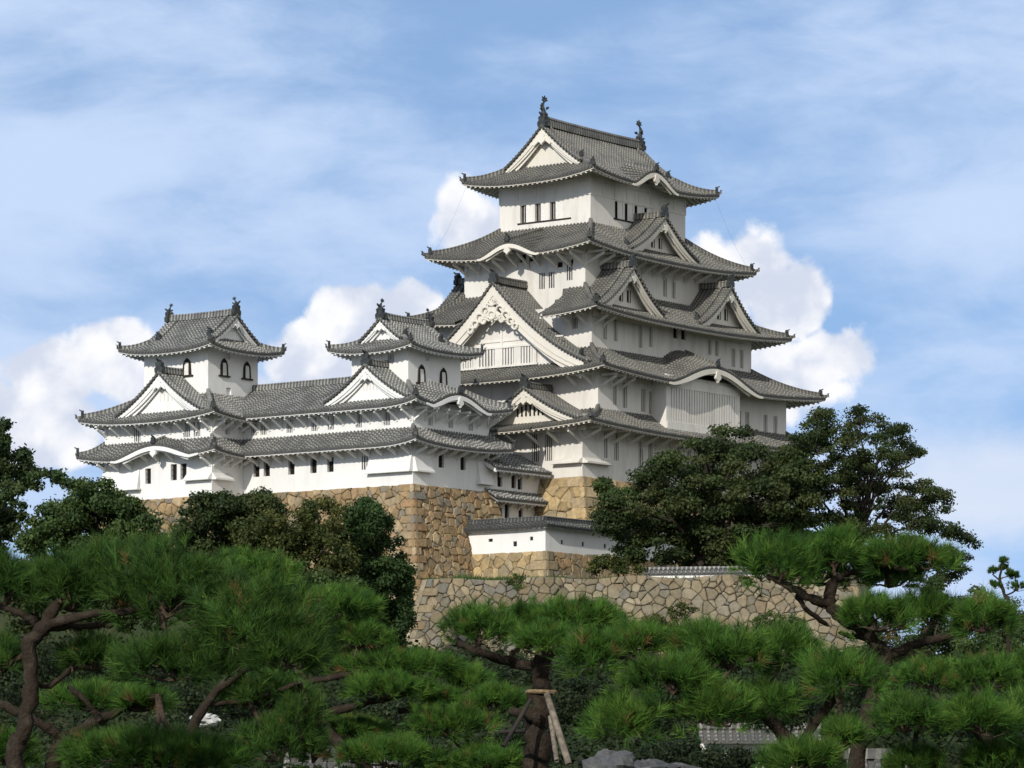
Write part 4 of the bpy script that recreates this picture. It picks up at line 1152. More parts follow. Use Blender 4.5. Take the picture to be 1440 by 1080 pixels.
# ------------------------------------------------------------------ trees and pines
def np_mesh(name, V, F_n, mats, parent=None, tint=None, loc=None):
    """mesh from a numpy array of corner points, F_n points per face"""
    me = bpy.data.meshes.new(name); n = len(V); nf = n//F_n
    me.vertices.add(n); me.vertices.foreach_set('co', np.ascontiguousarray(V, np.float32).ravel())
    me.loops.add(n); me.loops.foreach_set('vertex_index', np.arange(n, dtype=np.int32))
    me.polygons.add(nf); me.polygons.foreach_set('loop_start', np.arange(0, n, F_n, dtype=np.int32))
    me.update(calc_edges=True); me.materials.append(mats)
    if tint is not None:
        at = me.color_attributes.new('tint', 'FLOAT_COLOR', 'POINT'); c = np.ones((n, 4), np.float32); c[:, :3] = tint
        at.data.foreach_set('color', c.ravel())
    o = bpy.data.objects.new(name, me); scene.collection.objects.link(o)
    if parent: o.parent = parent
    return o

def unit(v): return v/np.maximum(np.linalg.norm(v, axis=1, keepdims=True), 1e-6)

def leaf_cloud(rs, clumps, n, size, cols, flat=0.):
    """clumps: (centre, radii); leaves lie through the clumps, thicker towards their outsides"""
    w = np.array([max(r[0]*r[2], .01) for _, r in clumps]); w /= w.sum()
    k = rs.choice(len(clumps), n, p=w)
    C = np.array([c for c, _ in clumps])[k]; R = np.array([r for _, r in clumps])[k]
    d = unit(rs.normal(size=(n, 3))); rad = rs.uniform(.10, 1.0, (n, 1))**.6*(1+.35*rs.uniform(0, 1, (n, 1))**3)
    P = C+d*R*rad+rs.normal(size=(n, 3))*size*.4
    nor = unit(d*.7+rs.normal(size=(n, 3))*.75+np.array([0, 0, .35+flat]))
    a = unit(np.cross(nor, rs.normal(size=(n, 3)))); b = np.cross(nor, a)
    s = size*rs.uniform(.6, 1.25, (n, 1))
    V = np.stack([P+a*s*.62, P+b*s*.36, P-a*s*.62, P-b*s*.36], 1).reshape(-1, 3)
    ct = np.array(cols)[rs.randint(len(cols), size=len(clumps))][k]*rs.uniform(.75, 1.3, (n, 1))
    return V, np.repeat(ct, 4, 0)

def wob(rs, p, q, n, amp):
    p, q = np.array(p), np.array(q); L = np.linalg.norm(q-p)
    pts = [p+(q-p)*i/n+(rs.normal(size=3)*amp*L*(0 < i < n)) for i in range(n+1)]
    return pts

def inside(poly, x, y):
    c = False; n = len(poly)
    for i in range(n):
        (x0, y0), (x1, y1) = poly[i], poly[(i+1) % n]
        if (y0 > y) != (y1 > y) and x < (x1-x0)*(y-y0)/(y1-y0)+x0: c = not c
    return c

BARK = (.050, .041, .033)
GREENS = [(.050, .086, .024), (.062, .098, .028), (.040, .070, .021), (.074, .104, .030)]
DARKG = [(.038, .058, .018), (.048, .068, .021), (.031, .048, .016), (.056, .070, .023)]
OLIVE = [(.064, .076, .020), (.080, .088, .024), (.048, .064, .018)]

def tree(name, label, cat, poly, Y, depth, nc, r_px, leaf, nl, seed, foot, cols, nlimb=9, squash=.55, trunk_r=.32, group=None, flat=.2):
    """crown = leaf clumps filling a rounded volume whose front outline is poly (photo pixels) at distance Y"""
    rs = np.random.RandomState(seed); m = Y/F_PX; fx, fy = foot
    base = pixel(fx, fy, Y); th = Thing(name, label, cat, tuple(base), castle=False, group=group)
    xs = [p[0] for p in poly]; ys = [p[1] for p in poly]; clumps = []; tries = 0
    cx, cy = sum(xs)/len(xs), sum(ys)/len(ys); hx, hy = (max(xs)-min(xs))/2, (max(ys)-min(ys))/2
    while len(clumps) < nc and tries < 9000:
        tries += 1
        x, y = rs.uniform(min(xs), max(xs)), rs.uniform(min(ys), max(ys)); r = r_px*rs.uniform(.6, 1.3)
        if not all(inside(poly, x+dx*r*.8, y+dy*r*squash*.8) for dx, dy in ((1, 0), (-1, 0), (0, 1), (0, -1))): continue
        e = max(0, 1-((x-cx)/hx)**2*.8-((y-cy)/hy)**2*.5)**.5
        p = pixel(x, y, Y+rs.uniform(-1, 1)*depth*e)
        clumps.append((np.array(p), np.array([r*m, r*m*1.1, r*m*squash])))
    V, T = leaf_cloud(rs, clumps, nl, leaf, cols, flat)
    crown = np_mesh('crown', V-np.array(base), 4, M['leaf'], th.o, T)
    order = sorted(clumps, key=lambda c: c[0][2]); top = np.array(pixel(cx, (cy+min(ys))/2, Y))
    B = MB(); tp = wob(rs, np.array(base), top, 6, .03); B.tube(tp, [trunk_r*(1-.75*i/6) for i in range(7)], 8)
    th.part('trunk', B, M['bark'], tint=[BARK]*len(B.v), smooth=True)
    pick = rs.permutation(len(clumps))[:nlimb]
    for k in pick:
        q = clumps[k][0]; f = min(.85, max(.15, (q[2]-base[2])/max(1e-3, top[2]-base[2])*.55)); i = int(f*6); s = tp[i]+(tp[min(i+1, 6)]-tp[i])*(f*6-i)
        mid = s+(q-s)*.5+np.array([0, 0, .10*np.linalg.norm(q-s)]); pts = wob(rs, s, mid, 3, .06)+wob(rs, mid, q, 3, .06)[1:]
        L = MB(); r0 = trunk_r*(1-.7*f)*.5; L.tube(pts, [r0*(1-.85*j/6)+.015 for j in range(7)], 6)
        for j in (3, 4, 5):
            q2 = q+rs.normal(size=3)*clumps[k][1]*.7; L.tube(wob(rs, pts[j], q2, 3, .08), [r0*.35, r0*.28, r0*.2, .012], 5)
        th.part('branch', L, M['bark'], tint=[BARK]*len(L.v), smooth=True)
    return th

SHADE = [(.020, .032, .012), (.025, .038, .014), (.016, .026, .010)]  # very dark leaf greens; the shade among the pines is put into them
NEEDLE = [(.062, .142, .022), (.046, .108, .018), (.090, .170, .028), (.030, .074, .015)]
NEEDLE_D = [(.042, .094, .018), (.028, .066, .014), (.058, .114, .021)]  # darker needles; on the left pines shade is put into the colour
def needle_pad(rs, c, r, density, nlen, cols, K=42, width=.007):
    """one clipped cushion of a garden pine: tufts of stiff needles over the top of a flattened dome"""
    rx, ry, rz = r; N = max(40, int(density*2.1*(rx+.05)*(ry+.05)*3.14))
    ang = rs.uniform(0, 6.2832, N); rad = np.sqrt(rs.uniform(0, 1, N)); zz = np.sqrt(np.maximum(0, 1-rad**2))
    lump = 1+.20*np.sin(ang*2+rs.uniform(0, 6))+.16*np.sin(ang*5+rs.uniform(0, 6))+.10*np.sin(ang*9+rs.uniform(0, 6))
    under = (rs.uniform(0, 1, N) < .20) & (rad > .75)
    z = np.where(under, -zz*rs.uniform(.1, .6, N), zz*rs.uniform(.30, 1.0, N)**.7)
    P = np.stack([np.cos(ang)*rad*rx*lump, np.sin(ang)*rad*ry*lump, z*rz], 1)
    P[:, 2] += rs.normal(size=N)*rz*.16+rz*.30*np.sin(P[:, 0]*6/max(rx, .3)+rs.uniform(0, 6))*np.sin(P[:, 1]*5/max(ry, .3)+rs.uniform(0, 6))
    d = unit(np.stack([np.cos(ang)*rad*.62, np.sin(ang)*rad*.62, .50+.6*zz], 1)+rs.normal(size=(N, 3))*.20)
    d[:, 2] = np.where(under, np.abs(d[:, 2])*.3-.12, d[:, 2]); d = unit(d)
    e1 = unit(np.cross(d, np.array([.3, .5, .81])+rs.normal(size=(N, 3))*.1)); e2 = np.cross(d, e1)
    D = np.repeat(d, K, 0); E1 = np.repeat(e1, K, 0); E2 = np.repeat(e2, K, 0); n = N*K
    th = np.radians(rs.uniform(6, 58, (n, 1))); ph = rs.uniform(0, 6.2832, (n, 1))
    nd = D*np.cos(th)+(E1*np.cos(ph)+E2*np.sin(ph))*np.sin(th)
    st = np.repeat(P, K, 0)+D*rs.uniform(-.04, .05, (n, 1))
    ln = nlen*np.repeat(rs.uniform(.75, 1.35, (N, 1)), K, 0)*rs.uniform(.7, 1.15, (n, 1)); en = st+nd*ln; en[:, 2] -= ln[:, 0]*.06
    sd = unit(np.cross(nd, rs.normal(size=(n, 3))))*width*.5
    V = np.stack([st-sd, st+sd, en], 1).reshape(-1, 3)+np.array(c)
    col = np.array(cols)[rs.randint(len(cols), size=N)]*rs.uniform(.75, 1.3, (N, 1))
    old = rs.uniform(0, 1, N) < .025; col[old] = (.16, .11, .04)
    col = np.repeat(col, K, 0)*rs.uniform(.85, 1.15, (n, 1))
    return V, np.repeat(col, 3, 0), P[~under]+np.array(c)

def pine(label, Y, trunk, branches, pads, seed, cols=NEEDLE, density=250, nlen=.125, group=None, name='garden_pine', width=.0058, K=38, foot=None):
    """trunk, branches: lists of (x, y, radius) in photo pixels; pads: (x0, x1, top, bottom, metres nearer/farther)"""
    rs = np.random.RandomState(seed); m = Y/F_PX
    P = lambda x, y, dy=0: np.array(pixel(x, y, Y+dy))
    x0 = trunk[0][0]; base = Vector((pixel(x0, trunk[0][1], Y).x, Y, foot if foot is not None else 0.0))
    th = Thing(name, label, 'pine', tuple(base), castle=False, group=group)
    tp = [np.array(base)]+[P(x, y) for x, y, r in trunk]; tr = [trunk[0][2]*m*1.15]+[r*m for *_, r in trunk]
    def gnarl(pts, rad, n):
        # resample as a smooth bent limb with swellings and knots
        pts = [np.array(p) for p in pts]; q = []; r = []
        for i in range(len(pts)-1):
            a, b = pts[max(i-1, 0)], pts[min(i+2, len(pts)-1)]
            for k in range(5):
                t = k/5; m0, m1 = (pts[i+1]-a)*.5, (b-pts[i])*.5; p0, p1 = pts[i], pts[i+1]
                q.append((2*t**3-3*t*t+1)*p0+(t**3-2*t*t+t)*m0+(-2*t**3+3*t*t)*p1+(t**3-t*t)*m1)
                r.append((rad[i]+(rad[i+1]-rad[i])*t)*rs.uniform(.84, 1.18))
        q.append(pts[-1]); r.append(rad[-1]*.6)
        q = [p+rs.normal(size=3)*.16*rr for p, rr in zip(q, r)]
        G = MB(); G.tube(q, r, n); G.v = [tuple(np.array(p)+rs.normal(size=3)*.05*np.mean(rad)) for p in G.v]
        return G
    B = gnarl(tp, [x*.82 for x in tr], 12)
    th.part('trunk', B, M['bark'], tint=[(.034, .026, .019)]*len(B.v), smooth=True)
    joints = [P(x, y) for x, y, r in trunk]
    for br in branches:
        pts = [P(x, y, (0 if i == 0 else rs.uniform(-.2, .2))) for i, (x, y, r) in enumerate(br)]
        L = gnarl(pts, [r*m*.72 for *_, r in br], 9)
        th.part('branch', L, M['bark'], tint=[(.034, .026, .019)]*len(L.v), smooth=True); joints += pts
    for (a, b, t, bt, dy) in pads:
        rx = (b-a)/2*m; hz = (bt-t)*m; c = P((a+b)/2, bt, dy); rz = max(.045, (hz-nlen*.75)*.54); c[2] += hz*.31
        rxx = max(.08, rx-nlen*.62); ry = max(rxx*.8, .28)
        V, T, S = needle_pad(rs, c, (rxx, ry, rz), density, nlen, cols, K, width)
        pad = np_mesh('needle_pad', V-np.array(base), 3, M['needle'], th.o, T)
        j = min(joints, key=lambda q: np.linalg.norm(q-c)); L = MB(); mid = c-np.array([0, 0, .02+.1*hz])
        L.tube(wob(rs, j, mid, 3, .05), [.030, .026, .022, .018], 6)
        for k in rs.permutation(len(S))[:9]: L.tube(wob(rs, mid, S[k]-np.array([0, 0, .03]), 3, .06), [.014, .011, .008, .005], 5)
        th.part('branchlet', L, M['bark'], pad, smooth=True, tint=[(.075, .055, .040)]*len(L.v))
    return th

def vegetation():
    # the two big trees right of the keep
    tree('broadleaf_tree', 'big dense dark tree in front of the keep, left of the two tall trees', 'tree',
         [(838, 690), (855, 672), (895, 668), (915, 638), (985, 612), (1020, 596), (1060, 600), (1085, 618), (1120, 612), (1150, 640), (1165, 700), (1150, 760), (1110, 800), (1030, 800), (930, 796), (880, 800), (842, 765), (825, 735)],
         268, 6.5, 210, 21, .24, 85000, 11, (985, 835), DARKG, 16, .5, .55)
    tree('broadleaf_tree', 'tall spreading tree right of the keep with sky showing through its branches', 'tree',
         [(1095, 640), (1110, 585), (1160, 572), (1200, 566), (1235, 578), (1285, 592), (1308, 640), (1310, 660), (1345, 700), (1345, 730), (1382, 765), (1372, 800), (1330, 830), (1250, 830), (1180, 800), (1120, 800), (1090, 740)],
         272, 7, 300, 15, .19, 78000, 12, (1190, 880), DARKG, 34, .5, .36)
    tree('leafy_bush', 'ivy-like green bush climbing the corner of the tan rampart', 'bush', [(832, 676), (850, 668), (872, 680), (905, 690), (905, 740), (860, 735), (845, 710)], 281, .8, 26, 9, .24, 3600, 13, (868, 770), GREENS, 4, .6, .06)
    tree('leafy_bush', 'small bush on the terrace beside the end of the plastered wall', 'bush', [(825, 800), (830, 782), (870, 778), (905, 790), (925, 806), (825, 808)], 263, 1, 26, 9, .20, 3200, 14, (870, 812), OLIVE, 4, .6, .06)
    # trees on the bank at the left
    tree('broadleaf_tree', 'rounded green tree at left below the left small keep', 'tree',
         [(30, 720), (80, 700), (110, 668), (150, 672), (190, 700), (235, 730), (240, 790), (215, 850), (40, 860), (20, 780)], 236, 3.5, 140, 17, .23, 52000, 15, (130, 900), GREENS, 8, .65, .25)
    tree('broadleaf_tree', 'dense dark tree below the middle of the gallery', 'tree',
         [(238, 800), (242, 735), (258, 700), (300, 688), (345, 697), (378, 686), (408, 722), (405, 800), (380, 870), (240, 870)], 244, 3.5, 120, 17, .23, 52000, 16, (320, 890), DARKG, 8, .65, .25)
    tree('conifer', 'olive-tinged conifer on the bank, left of the tallest dark conifer', 'tree',
         [(305, 830), (332, 740), (380, 710), (425, 699), (456, 693), (488, 720), (508, 780), (505, 890), (320, 890)], 240, 3, 200, 14, .21, 52000, 17, (415, 900), OLIVE, 8, .9, .22)
    tree('conifer', 'tall dark conifer against the corner of the brown rampart', 'tree',
         [(450, 860), (466, 760), (484, 716), (515, 698), (545, 708), (564, 750), (576, 785), (590, 808), (584, 880), (558, 935), (460, 920)], 246, 3, 210, 13, .20, 70000, 18, (535, 930), [(.030, .060, .018), (.038, .070, .020)], 8, .9, .22)
    tree('broadleaf_tree', 'dark bush filling the gap left of the long stone wall', 'bush',
         [(540, 880), (572, 826), (586, 836), (572, 892), (556, 935), (520, 965), (470, 955), (490, 900)], 250, 2, 60, 13, .18, 18000, 19, (545, 960), DARKG, 5, .7, .12)
    tree('cherry_tree', 'near tree with drooping leafy twigs at the left edge', 'tree',
         [(-70, 600), (-10, 585), (12, 592), (30, 620), (48, 640), (75, 655), (122, 684), (118, 694), (70, 680), (60, 700), (40, 690), (38, 730), (20, 770), (-70, 800)], 85, 1.6, 190, 9, .09, 26000, 20, (-60, 980), [(.040, .068, .022), (.055, .080, .026), (.034, .055, .020)], 14, .8, .12)
    # bushes and saplings at the foot of the long wall, hedges at right
    tree('leafy_bush', 'clipped round bush at the foot of the long stone wall', 'bush', [(1052, 895), (1060, 868), (1085, 858), (1110, 862), (1135, 872), (1140, 905)], 235, 1.3, 30, 9, .16, 5000, 21, (1095, 925), GREENS, 3, .8, .06)
    tree('sapling', 'thin pale green sapling in front of the long stone wall', 'sapling', [(935, 860), (945, 848), (975, 846), (985, 860), (970, 875), (945, 875)], 235, .7, 16, 7, .15, 900, 22, (962, 925), OLIVE, 6, .5, .05)
    tree('leafy_bush', 'low yellow-green bush right of the centre pine before the wall', 'bush', [(895, 905), (900, 872), (925, 862), (950, 878), (955, 905)], 225, 1.2, 22, 9, .16, 3600, 23, (925, 925), OLIVE, 3, .8, .06)
    tree('leafy_bush', 'wide yellowish hedge at the right edge under the tiny far pine', 'hedge', [(1330, 870), (1345, 836), (1375, 822), (1400, 838), (1450, 832), (1460, 900), (1340, 905)], 165, 1.8, 60, 12, .11, 11000, 24, (1400, 950), OLIVE, 4, .8, .08)
    tree('leafy_bush', 'dark green hedge behind the right pine, below the yellowish hedge', 'hedge', [(1340, 890), (1460, 870), (1470, 960), (1330, 960)], 150, 1.8, 60, 12, .11, 11000, 25, (1400, 985), GREENS, 4, .8, .08)
    tree('broadleaf_tree', 'low dark tree mass behind the right pine, under the tall spreading tree', 'tree', [(1175, 960), (1185, 880), (1225, 850), (1290, 842), (1340, 834), (1380, 850), (1450, 846), (1460, 965)], 205, 3, 110, 15, .17, 30000, 29, (1320, 985), DARKG, 5, .8, .15)
    tree('leafy_bush', 'wide thicket on the bank at left, under the rounded green tree', 'bush', [(0, 890), (5, 800), (60, 780), (140, 785), (230, 775), (262, 800), (265, 890)], 228, 3, 110, 16, .22, 32000, 30, (130, 925), DARKG, 4, .7, .12)
    tree('leafy_bush', 'wide thicket on the bank between the left thicket and the long stone wall', 'bush', [(255, 900), (262, 800), (330, 785), (420, 790), (490, 800), (545, 850), (555, 930), (300, 920)], 234, 3, 120, 15, .21, 34000, 31, (400, 955), GREENS[:2]+DARKG[:2], 4, .7, .12)
    tree('leafy_bush', 'shrub peeping above the right pine beside the big spreading tree', 'bush', [(1290, 850), (1300, 815), (1320, 805), (1330, 830), (1340, 850)], 190, 1., 20, 9, .15, 2600, 26, (1315, 900), GREENS, 3, .8, .06)
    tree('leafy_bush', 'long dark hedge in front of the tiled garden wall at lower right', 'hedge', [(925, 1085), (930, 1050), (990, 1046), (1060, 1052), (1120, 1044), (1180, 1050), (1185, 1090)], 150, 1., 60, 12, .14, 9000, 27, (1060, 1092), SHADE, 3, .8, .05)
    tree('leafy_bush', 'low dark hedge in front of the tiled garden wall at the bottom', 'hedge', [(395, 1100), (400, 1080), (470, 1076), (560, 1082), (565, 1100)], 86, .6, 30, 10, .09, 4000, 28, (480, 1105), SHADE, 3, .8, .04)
    spots = [(620, 985, 105, 130, 70), (560, 1010, 120, 150, 60), (690, 960, 150, 90, 60), (830, 985, 120, 120, 75), (900, 1000, 105, 140, 70), (1000, 985, 140, 130, 60), (470, 1000, 130, 130, 60),
             (380, 990, 150, 140, 70), (300, 980, 120, 150, 70), (180, 960, 110, 130, 80), (60, 950, 100, 140, 90), (1110, 990, 115, 130, 70), (1210, 960, 130, 130, 70), (1300, 990, 110, 150, 70), (1400, 1000, 95, 140, 80), (740, 1040, 90, 130, 60), (250, 1050, 90, 150, 60), (960, 1060, 90, 150, 50)]
    where = ['behind the mid-left pine pads', 'in the shade under the left pine', 'left of the propped trunk', 'right of the propped trunk']
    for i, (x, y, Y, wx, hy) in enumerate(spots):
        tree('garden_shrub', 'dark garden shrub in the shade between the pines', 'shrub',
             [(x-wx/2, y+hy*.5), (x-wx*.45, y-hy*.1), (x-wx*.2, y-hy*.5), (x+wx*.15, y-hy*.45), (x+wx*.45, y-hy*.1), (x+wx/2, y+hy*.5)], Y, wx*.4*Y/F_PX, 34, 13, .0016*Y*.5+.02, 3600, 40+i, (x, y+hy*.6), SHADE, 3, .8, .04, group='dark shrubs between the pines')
    # ------------- foreground pines
    pine('large shaded pine with leaning bent trunk at the left edge', 30,
         [(18, 1085, 15), (33, 1030, 14), (42, 960, 13), (40, 908, 13), (60, 882, 12), (82, 846, 9)],
         [[(60, 882, 10), (110, 868, 9), (165, 862, 8), (225, 850, 6)], [(42, 915, 9), (55, 885, 9), (28, 862, 7), (-5, 852, 6)], [(62, 884, 8), (110, 880, 7), (160, 878, 7)], [(48, 960, 6), (70, 965, 5), (100, 940, 5)]],
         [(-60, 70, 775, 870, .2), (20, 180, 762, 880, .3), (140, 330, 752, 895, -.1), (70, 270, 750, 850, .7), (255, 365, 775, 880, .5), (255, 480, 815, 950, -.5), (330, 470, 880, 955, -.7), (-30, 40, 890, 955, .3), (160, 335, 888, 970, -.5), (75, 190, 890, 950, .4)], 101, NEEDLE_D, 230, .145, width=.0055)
    pine('low forked pine beside the bent trunk at lower left', 33,
         [(78, 1085, 14), (88, 1048, 15), (98, 1032, 13)], [[(92, 1042, 11), (50, 1012, 9), (0, 990, 8), (-30, 975, 7)], [(96, 1036, 12), (140, 1012, 10), (185, 992, 8), (222, 978, 6)], [(140, 1012, 6), (120, 985, 6), (95, 965, 5)]],
         [(-40, 60, 1022, 1085, -.2), (60, 215, 960, 1003, .5), (90, 330, 1022, 1090, -.3), (150, 250, 965, 1005, .2), (200, 330, 1040, 1090, -.5)], 102, NEEDLE, 230, .14)
    pine('thin leaning pine in deep shade, third from the left', 35,
         [(245, 1085, 10), (262, 1045, 9), (290, 990, 8), (330, 950, 7), (385, 925, 6)], [[(290, 990, 6), (350, 985, 5), (420, 960, 4)]],
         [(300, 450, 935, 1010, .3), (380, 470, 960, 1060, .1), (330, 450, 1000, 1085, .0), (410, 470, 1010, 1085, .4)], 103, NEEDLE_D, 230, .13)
    pine('stepped pine whose flat pads climb to the left beside the long wall corner', 41,
         [(520, 1095, 12), (470, 1040, 11), (440, 1000, 10), (420, 940, 9), (400, 880, 8)], [[(440, 1010, 9), (480, 997, 8), (530, 985, 7), (600, 968, 5)], [(430, 960, 7), (500, 945, 5), (560, 935, 4)], [(500, 1060, 8), (560, 1040, 6), (620, 1020, 5)], [(560, 1000, 6), (640, 985, 5), (700, 985, 4)]],
         [(280, 425, 768, 850, .3), (390, 545, 820, 882, .2), (455, 550, 870, 918, .0), (350, 460, 850, 920, .0), (478, 645, 910, 958, .1), (625, 700, 934, 978, .2), (487, 605, 945, 988, -.5), (648, 750, 958, 1012, -.3), (590, 650, 966, 992, -.1), (570, 692, 988, 1045, -.6), (445, 550, 1005, 1045, .4), (470, 618, 1034, 1085, -.8), (610, 755, 1045, 1095, -.6)], 104, NEEDLE, 270, .125)
    C = pine('propped pine with a stout trunk and wooden struts at the centre', 37,
         [(757, 1095, 25), (756, 1050, 23), (757, 1010, 21), (762, 965, 17), (760, 938, 16), (770, 915, 12)], [[(760, 940, 11), (715, 930, 10), (670, 915, 8), (640, 900, 6)], [(765, 925, 9), (800, 905, 7), (835, 890, 6)], [(750, 1000, 9), (735, 1003, 9), (718, 998, 7)]],
         [(614, 735, 848, 912, -.1), (690, 790, 842, 905, .4), (720, 806, 875, 930, -.5), (735, 880, 838, 896, .3), (800, 885, 850, 900, .5)], 105, NEEDLE, 270, .13)
    pine('broad pine with many bright needle pads right of the propped trunk', 33,
         [(1130, 1095, 13), (1120, 1060, 13), (1090, 1020, 12), (1040, 985, 10), (960, 955, 8)], [[(1090, 1020, 9), (1060, 985, 8), (1010, 960, 6)], [(1040, 985, 7), (960, 985, 6), (890, 995, 5)], [(1120, 1060, 10), (1150, 1010, 9), (1178, 975, 11)], [(960, 955, 6), (900, 930, 5), (840, 920, 4)]],
         [(785, 880, 880, 955, -.2), (830, 960, 872, 935, .3), (930, 1040, 868, 935, .3), (875, 1018, 918, 988, -.4), (955, 1100, 876, 955, .0), (1040, 1160, 875, 945, .3), (815, 932, 972, 1052, -.6), (940, 1075, 952, 1035, -.4), (1035, 1125, 950, 1030, .0), (1116, 1250, 908, 990, -.3), (1070, 1190, 1035, 1095, -.7), (1150, 1220, 1008, 1055, -.3)], 106, NEEDLE, 250, .145)
    pine('tall pine with a flat dark-bellied crown at the right, reaching highest of the pines', 36,
         [(1205, 1095, 16), (1215, 1030, 15), (1232, 965, 13), (1246, 925, 12), (1225, 900, 10), (1190, 872, 10), (1165, 850, 10), (1172, 815, 9)],
         [[(1165, 850, 9), (1140, 842, 9), (1115, 828, 7), (1085, 812, 5)], [(1172, 815, 7), (1200, 805, 6), (1250, 795, 5)], [(1122, 836, 6), (1134, 858, 5), (1165, 880, 4)], [(1246, 925, 10), (1290, 905, 9), (1345, 892, 7)], [(1225, 900, 6), (1200, 895, 5), (1180, 890, 4)], [(1215, 1030, 8), (1290, 1020, 7), (1360, 1015, 5)]],
         [(1026, 1165, 748, 835, -.2), (1115, 1232, 738, 812, .1), (1205, 1348, 750, 812, .0), (1100, 1200, 765, 835, .5), (1205, 1295, 765, 838, .4), (1172, 1290, 828, 898, -.3), (1255, 1360, 826, 890, .2), (1330, 1440, 832, 900, -.1), (1215, 1330, 972, 1040, -.4), (1310, 1445, 970, 1045, -.2), (1400, 1500, 960, 1040, .2), (1230, 1340, 1045, 1100, .2), (1340, 1480, 1035, 1100, .4)], 107, NEEDLE, 250, .14)
    pine('pine pads behind the tall right pine, lower right', 48, [(1390, 1095, 10), (1380, 1000, 9), (1370, 960, 7)], [[(1380, 980, 6), (1320, 960, 5)]],
         [(1245, 1350, 922, 978, .0), (1320, 1450, 915, 985, .2), (1400, 1500, 905, 975, .5)], 108, NEEDLE, 250, .12)
    pine('tiny bonsai-shaped pine against the sky at the far right', 130, [(1418, 870, 3), (1414, 840, 3), (1406, 815, 2.2), (1412, 790, 1.6)], [[(1414, 838, 2), (1430, 830, 1.4)], [(1408, 818, 1.8), (1396, 808, 1.3)]],
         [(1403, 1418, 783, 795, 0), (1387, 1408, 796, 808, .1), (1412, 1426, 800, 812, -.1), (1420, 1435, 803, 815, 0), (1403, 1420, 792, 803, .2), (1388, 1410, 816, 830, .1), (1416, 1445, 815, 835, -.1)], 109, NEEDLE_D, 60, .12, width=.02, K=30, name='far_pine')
    # struts and straw band of the propped pine
    def post(p, q, r, lab, mt='post_wood'):
        B = MB(); P, Q = pixel(p[0], p[1], 36.6), pixel(q[0], q[1], 36.2); B.tube([P, (P+Q)/2, Q], [r, r*1.05, r], 8)
        o = build('support_post', B, M[mt], None, tuple(Q), True); o.location = Q; tag(o, lab, 'post')
    post((769, 976), (800, 1075), .034, 'long pale wooden strut leaning on the right of the propped pine trunk')
    post((774, 1008), (783, 1070), .026, 'short grey wooden strut beside the long pale strut')
    post((746, 984), (708, 1050), .022, 'dark wooden strut leaning on the left of the propped pine trunk', 'wood_dark')
    post((704, 1029), (740, 1028), .020, 'dark level wooden rail left of the propped pine trunk', 'wood_dark')
    B = MB(); c = pixel(761, 973, 37); n = 12
    B.tube([c+Vector((.145*math.cos(q*.5236), .145*math.sin(q*.5236), .005*math.sin(q))) for q in range(n+1)], [.022]*(n+1), 6)
    o = build('straw_band', B, M['rope'], C.o, C.base)
vegetation()

def scatter():
    """shrubby growth over the hillside, and grass along the edge of the terrace"""
    rs = np.random.RandomState(77); cl = []
    for _ in range(3600):
        X, Y = rs.uniform(-48, 52), rs.uniform(176, 263)
        if Y > 252 and -8 < X < 27: continue
        r = rs.uniform(.5, 1.3); cl.append((np.array([X, Y, ground_z(X, Y)+r*.35]), np.array([r*1.3, r*1.2, r*.8])))
    V, T = leaf_cloud(rs, cl, 150000, .36, SHADE+DARKG[2:3], .2)
    tag(np_mesh('hillside_shrubs', V, 4, M['leaf'], None, T), kind='stuff')
    P = []; D = []
    for _ in range(2600):
        a = rs.uniform(0, 10.5) if rs.uniform() < .8 else rs.uniform(0, 30); p = WL+WE*a-WN*rs.uniform(.05, 2.2)*1
        P.append((p.x, p.y, 15.0+EYE-.1)); D.append(rs.uniform(.12, .42)*(1.7 if 2. < a < 3.8 else 1))
    P = np.array(P); D = np.array(D)[:, None]; t = unit(rs.normal(size=P.shape)*.35+np.array([0, 0, 1])); sd = unit(np.cross(t, rs.normal(size=P.shape)))*.05
    V = np.stack([P-sd, P+sd, P+t*D], 1).reshape(-1, 3)
    c = np.array(GREENS)[rs.randint(4, size=len(P))]*1.3
    tag(np_mesh('grass', V, 3, M['leaf'], None, np.repeat(c, 3, 0)), kind='stuff')
    cl = [(np.array(WL+WE*(6.9+.5*math.sin(i*1.3))+WN*(.05+.02*i)+Vector((0, 0, .15-.13*i))), np.array([.42, .16, .2])) for i in range(8)]
    V, T = leaf_cloud(rs, cl, 700, .16, GREENS)
    o = np_mesh('creeper', V, 4, M['leaf'], None, T); tag(o, 'green creeper hanging over the top of the long stone wall', 'creeper')
scatter()

def shade_trees():
    """unseen trees added behind and left of the viewpoint to shade the lower pines"""
    for i, (X, Y, zt, w) in enumerate(((-23, -4, 17.2, 3.4), (-18.6, -5.5, 16.2, 3.0), (-14.4, -3.5, 15.0, 2.5))):
        rs = np.random.RandomState(300+i); base = np.array([X, Y, 0.]); cl = []
        for _ in range(70):
            z = rs.uniform(zt*.30, zt); k = max(.25, 1-abs(z/zt-.55)*1.5)
            cl.append((np.array([X+rs.normal()*w*.5*k, Y+rs.normal()*w*.5*k, z]), np.array([1., 1., .6])*rs.uniform(.5, .95)))
        th = Thing('broadleaf_tree', ('tallest of the three unseen trees added behind the viewpoint for shade', 'middle one of the three unseen trees added behind the viewpoint for shade', 'shortest of the three unseen trees added behind the viewpoint for shade')[i], 'tree', tuple(base), castle=False)
        V, T = leaf_cloud(rs, cl, 14000, .16, GREENS); np_mesh('crown', V-base, 4, M['leaf'], th.o, T)
        B = MB(); B.tube(wob(rs, base, base+np.array([0, 0, zt*.85]), 6, .02), [.22*(1-.13*q) for q in range(7)], 8)
        th.part('trunk', B, M['bark'], tint=[BARK]*len(B.v), smooth=True)
shade_trees()

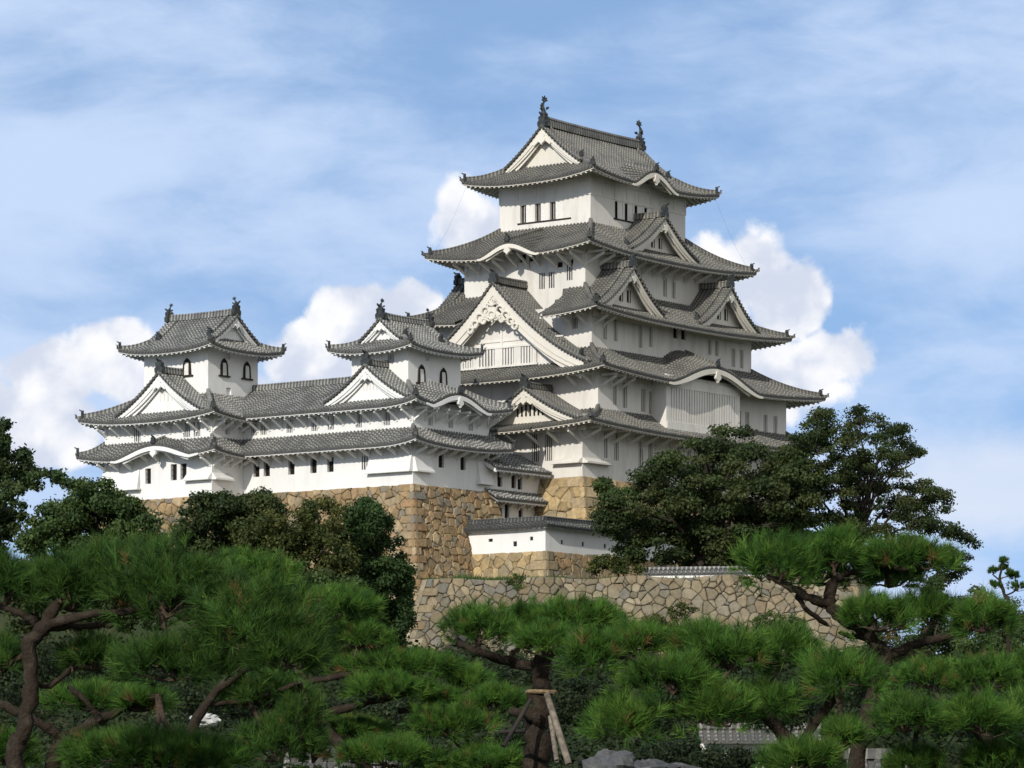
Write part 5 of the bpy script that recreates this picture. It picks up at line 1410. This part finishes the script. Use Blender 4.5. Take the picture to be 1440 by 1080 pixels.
def rock(label, x, y, w, h, Y, seed, tintc):
    rs = np.random.RandomState(seed); m = Y/F_PX; c = pixel(x, y+h*.5, Y); B = MB(); tint = []
    nu, nv = 26, 16; f = rs.normal(size=(6, 3))*2.2; ph = rs.uniform(0, 6, 6)
    idx = {}
    for i in range(nv+1):
        for j in range(nu):
            t, p = math.pi*i/nv, 2*math.pi*j/nu; d = np.array([math.sin(t)*math.cos(p), math.sin(t)*math.sin(p), math.cos(t)])
            k = 1+.16*sum(math.sin(d@f[q]*1.7+ph[q]) for q in range(6))/1.8
            k = round(k*9)/9*.7+k*.3+rs.normal()*.035
            idx[i, j] = B.pts([(c.x+d[0]*k*w*m*.5, c.y+d[1]*k*w*m*.45, c.z+d[2]*k*h*m*.6)])
    for i in range(nv):
        for j in range(nu): B.face((idx[i, j], idx[i+1, j], idx[i+1, (j+1) % nu], idx[i, (j+1) % nu]))
    o = build('garden_rock', B, M['rock'], None, tuple(c), False, [tintc]*len(B.v)); o.location = c; tag(o, label, 'rock')
rock('grey rock lying at the bottom centre, left of its neighbour', 860, 1066, 80, 46, 50, 1, (.085, .088, .09))
rock('largest grey rock at the bottom centre', 905, 1070, 90, 40, 51, 2, (.07, .074, .078))
rock('low grey rock right of the largest grey rock', 950, 1076, 70, 30, 52, 3, (.075, .075, .075))
rock('white rock under the left pines', 235, 1050, 62, 34, 46, 4, (.62, .60, .55))
rock('small pale rock left of the white rock', 205, 1034, 36, 20, 48, 5, (.50, .50, .48))
rock('pale rock behind the thin leaning pine', 288, 1004, 40, 16, 60, 6, (.55, .55, .53))

def garden_wall(label, x0, x1, ytop, Y, hz, seed):
    """far garden wall: white plaster under a two-sided tiled coping"""
    P, Q = pixel(x0, ytop, Y), pixel(x1, ytop, Y); L = (Q-P).length; th = Thing('garden_wall', label, 'wall', (P.x, P.y, 0), castle=False)
    S = MB(); T = MB(); f = lambda a, b, z: Vector((P.x+a, P.y+b, P.z+z))
    S.box(0, L, -.22, .22, -hz, -.52, 0, f); th.part('wall', S, M['plaster_keep'])
    for sg in (-1, 1):
        T.quad(f(-.1, 0, 0), f(L+.1, 0, 0), f(L+.1, sg*1.0, -.62), f(-.1, sg*1.0, -.62), 0, [(.2, 0)]*4)
        T.quad(f(-.1, sg*1.0, -.62), f(L+.1, sg*1.0, -.62), f(L+.1, sg*1.0, -.72), f(-.1, sg*1.0, -.72), 0, [(.2, 0)]*4)
        n = int(L/.32)
        for i in range(n+1): T.sweep([f(i*L/n, sg*t, -.62*t+.01) for t in (0, .35, .7, 1.03)], [(-.09, 0), (-.06, .09), (.06, .09), (.09, 0)], (1, 0, 0))
    T.sweep([f(-.15, 0, 0), f(L+.15, 0, 0)], [(-.2, -.02), (-.2, .24), (.2, .24), (.2, -.02)])
    th.part('tile_coping', T, M['tile_keep'])
garden_wall('tiled garden wall glimpsed under the broad right pine', 985, 1150, 1024, 165, 4.2, 1)
garden_wall('tiled garden wall glimpsed at the bottom under the stepped pine', 405, 560, 1062, 95, 2.4, 2)
garden_wall('grey tiled garden wall glimpsed at bottom right under the tall pine', 1195, 1290, 1066, 90, 2.4, 3)
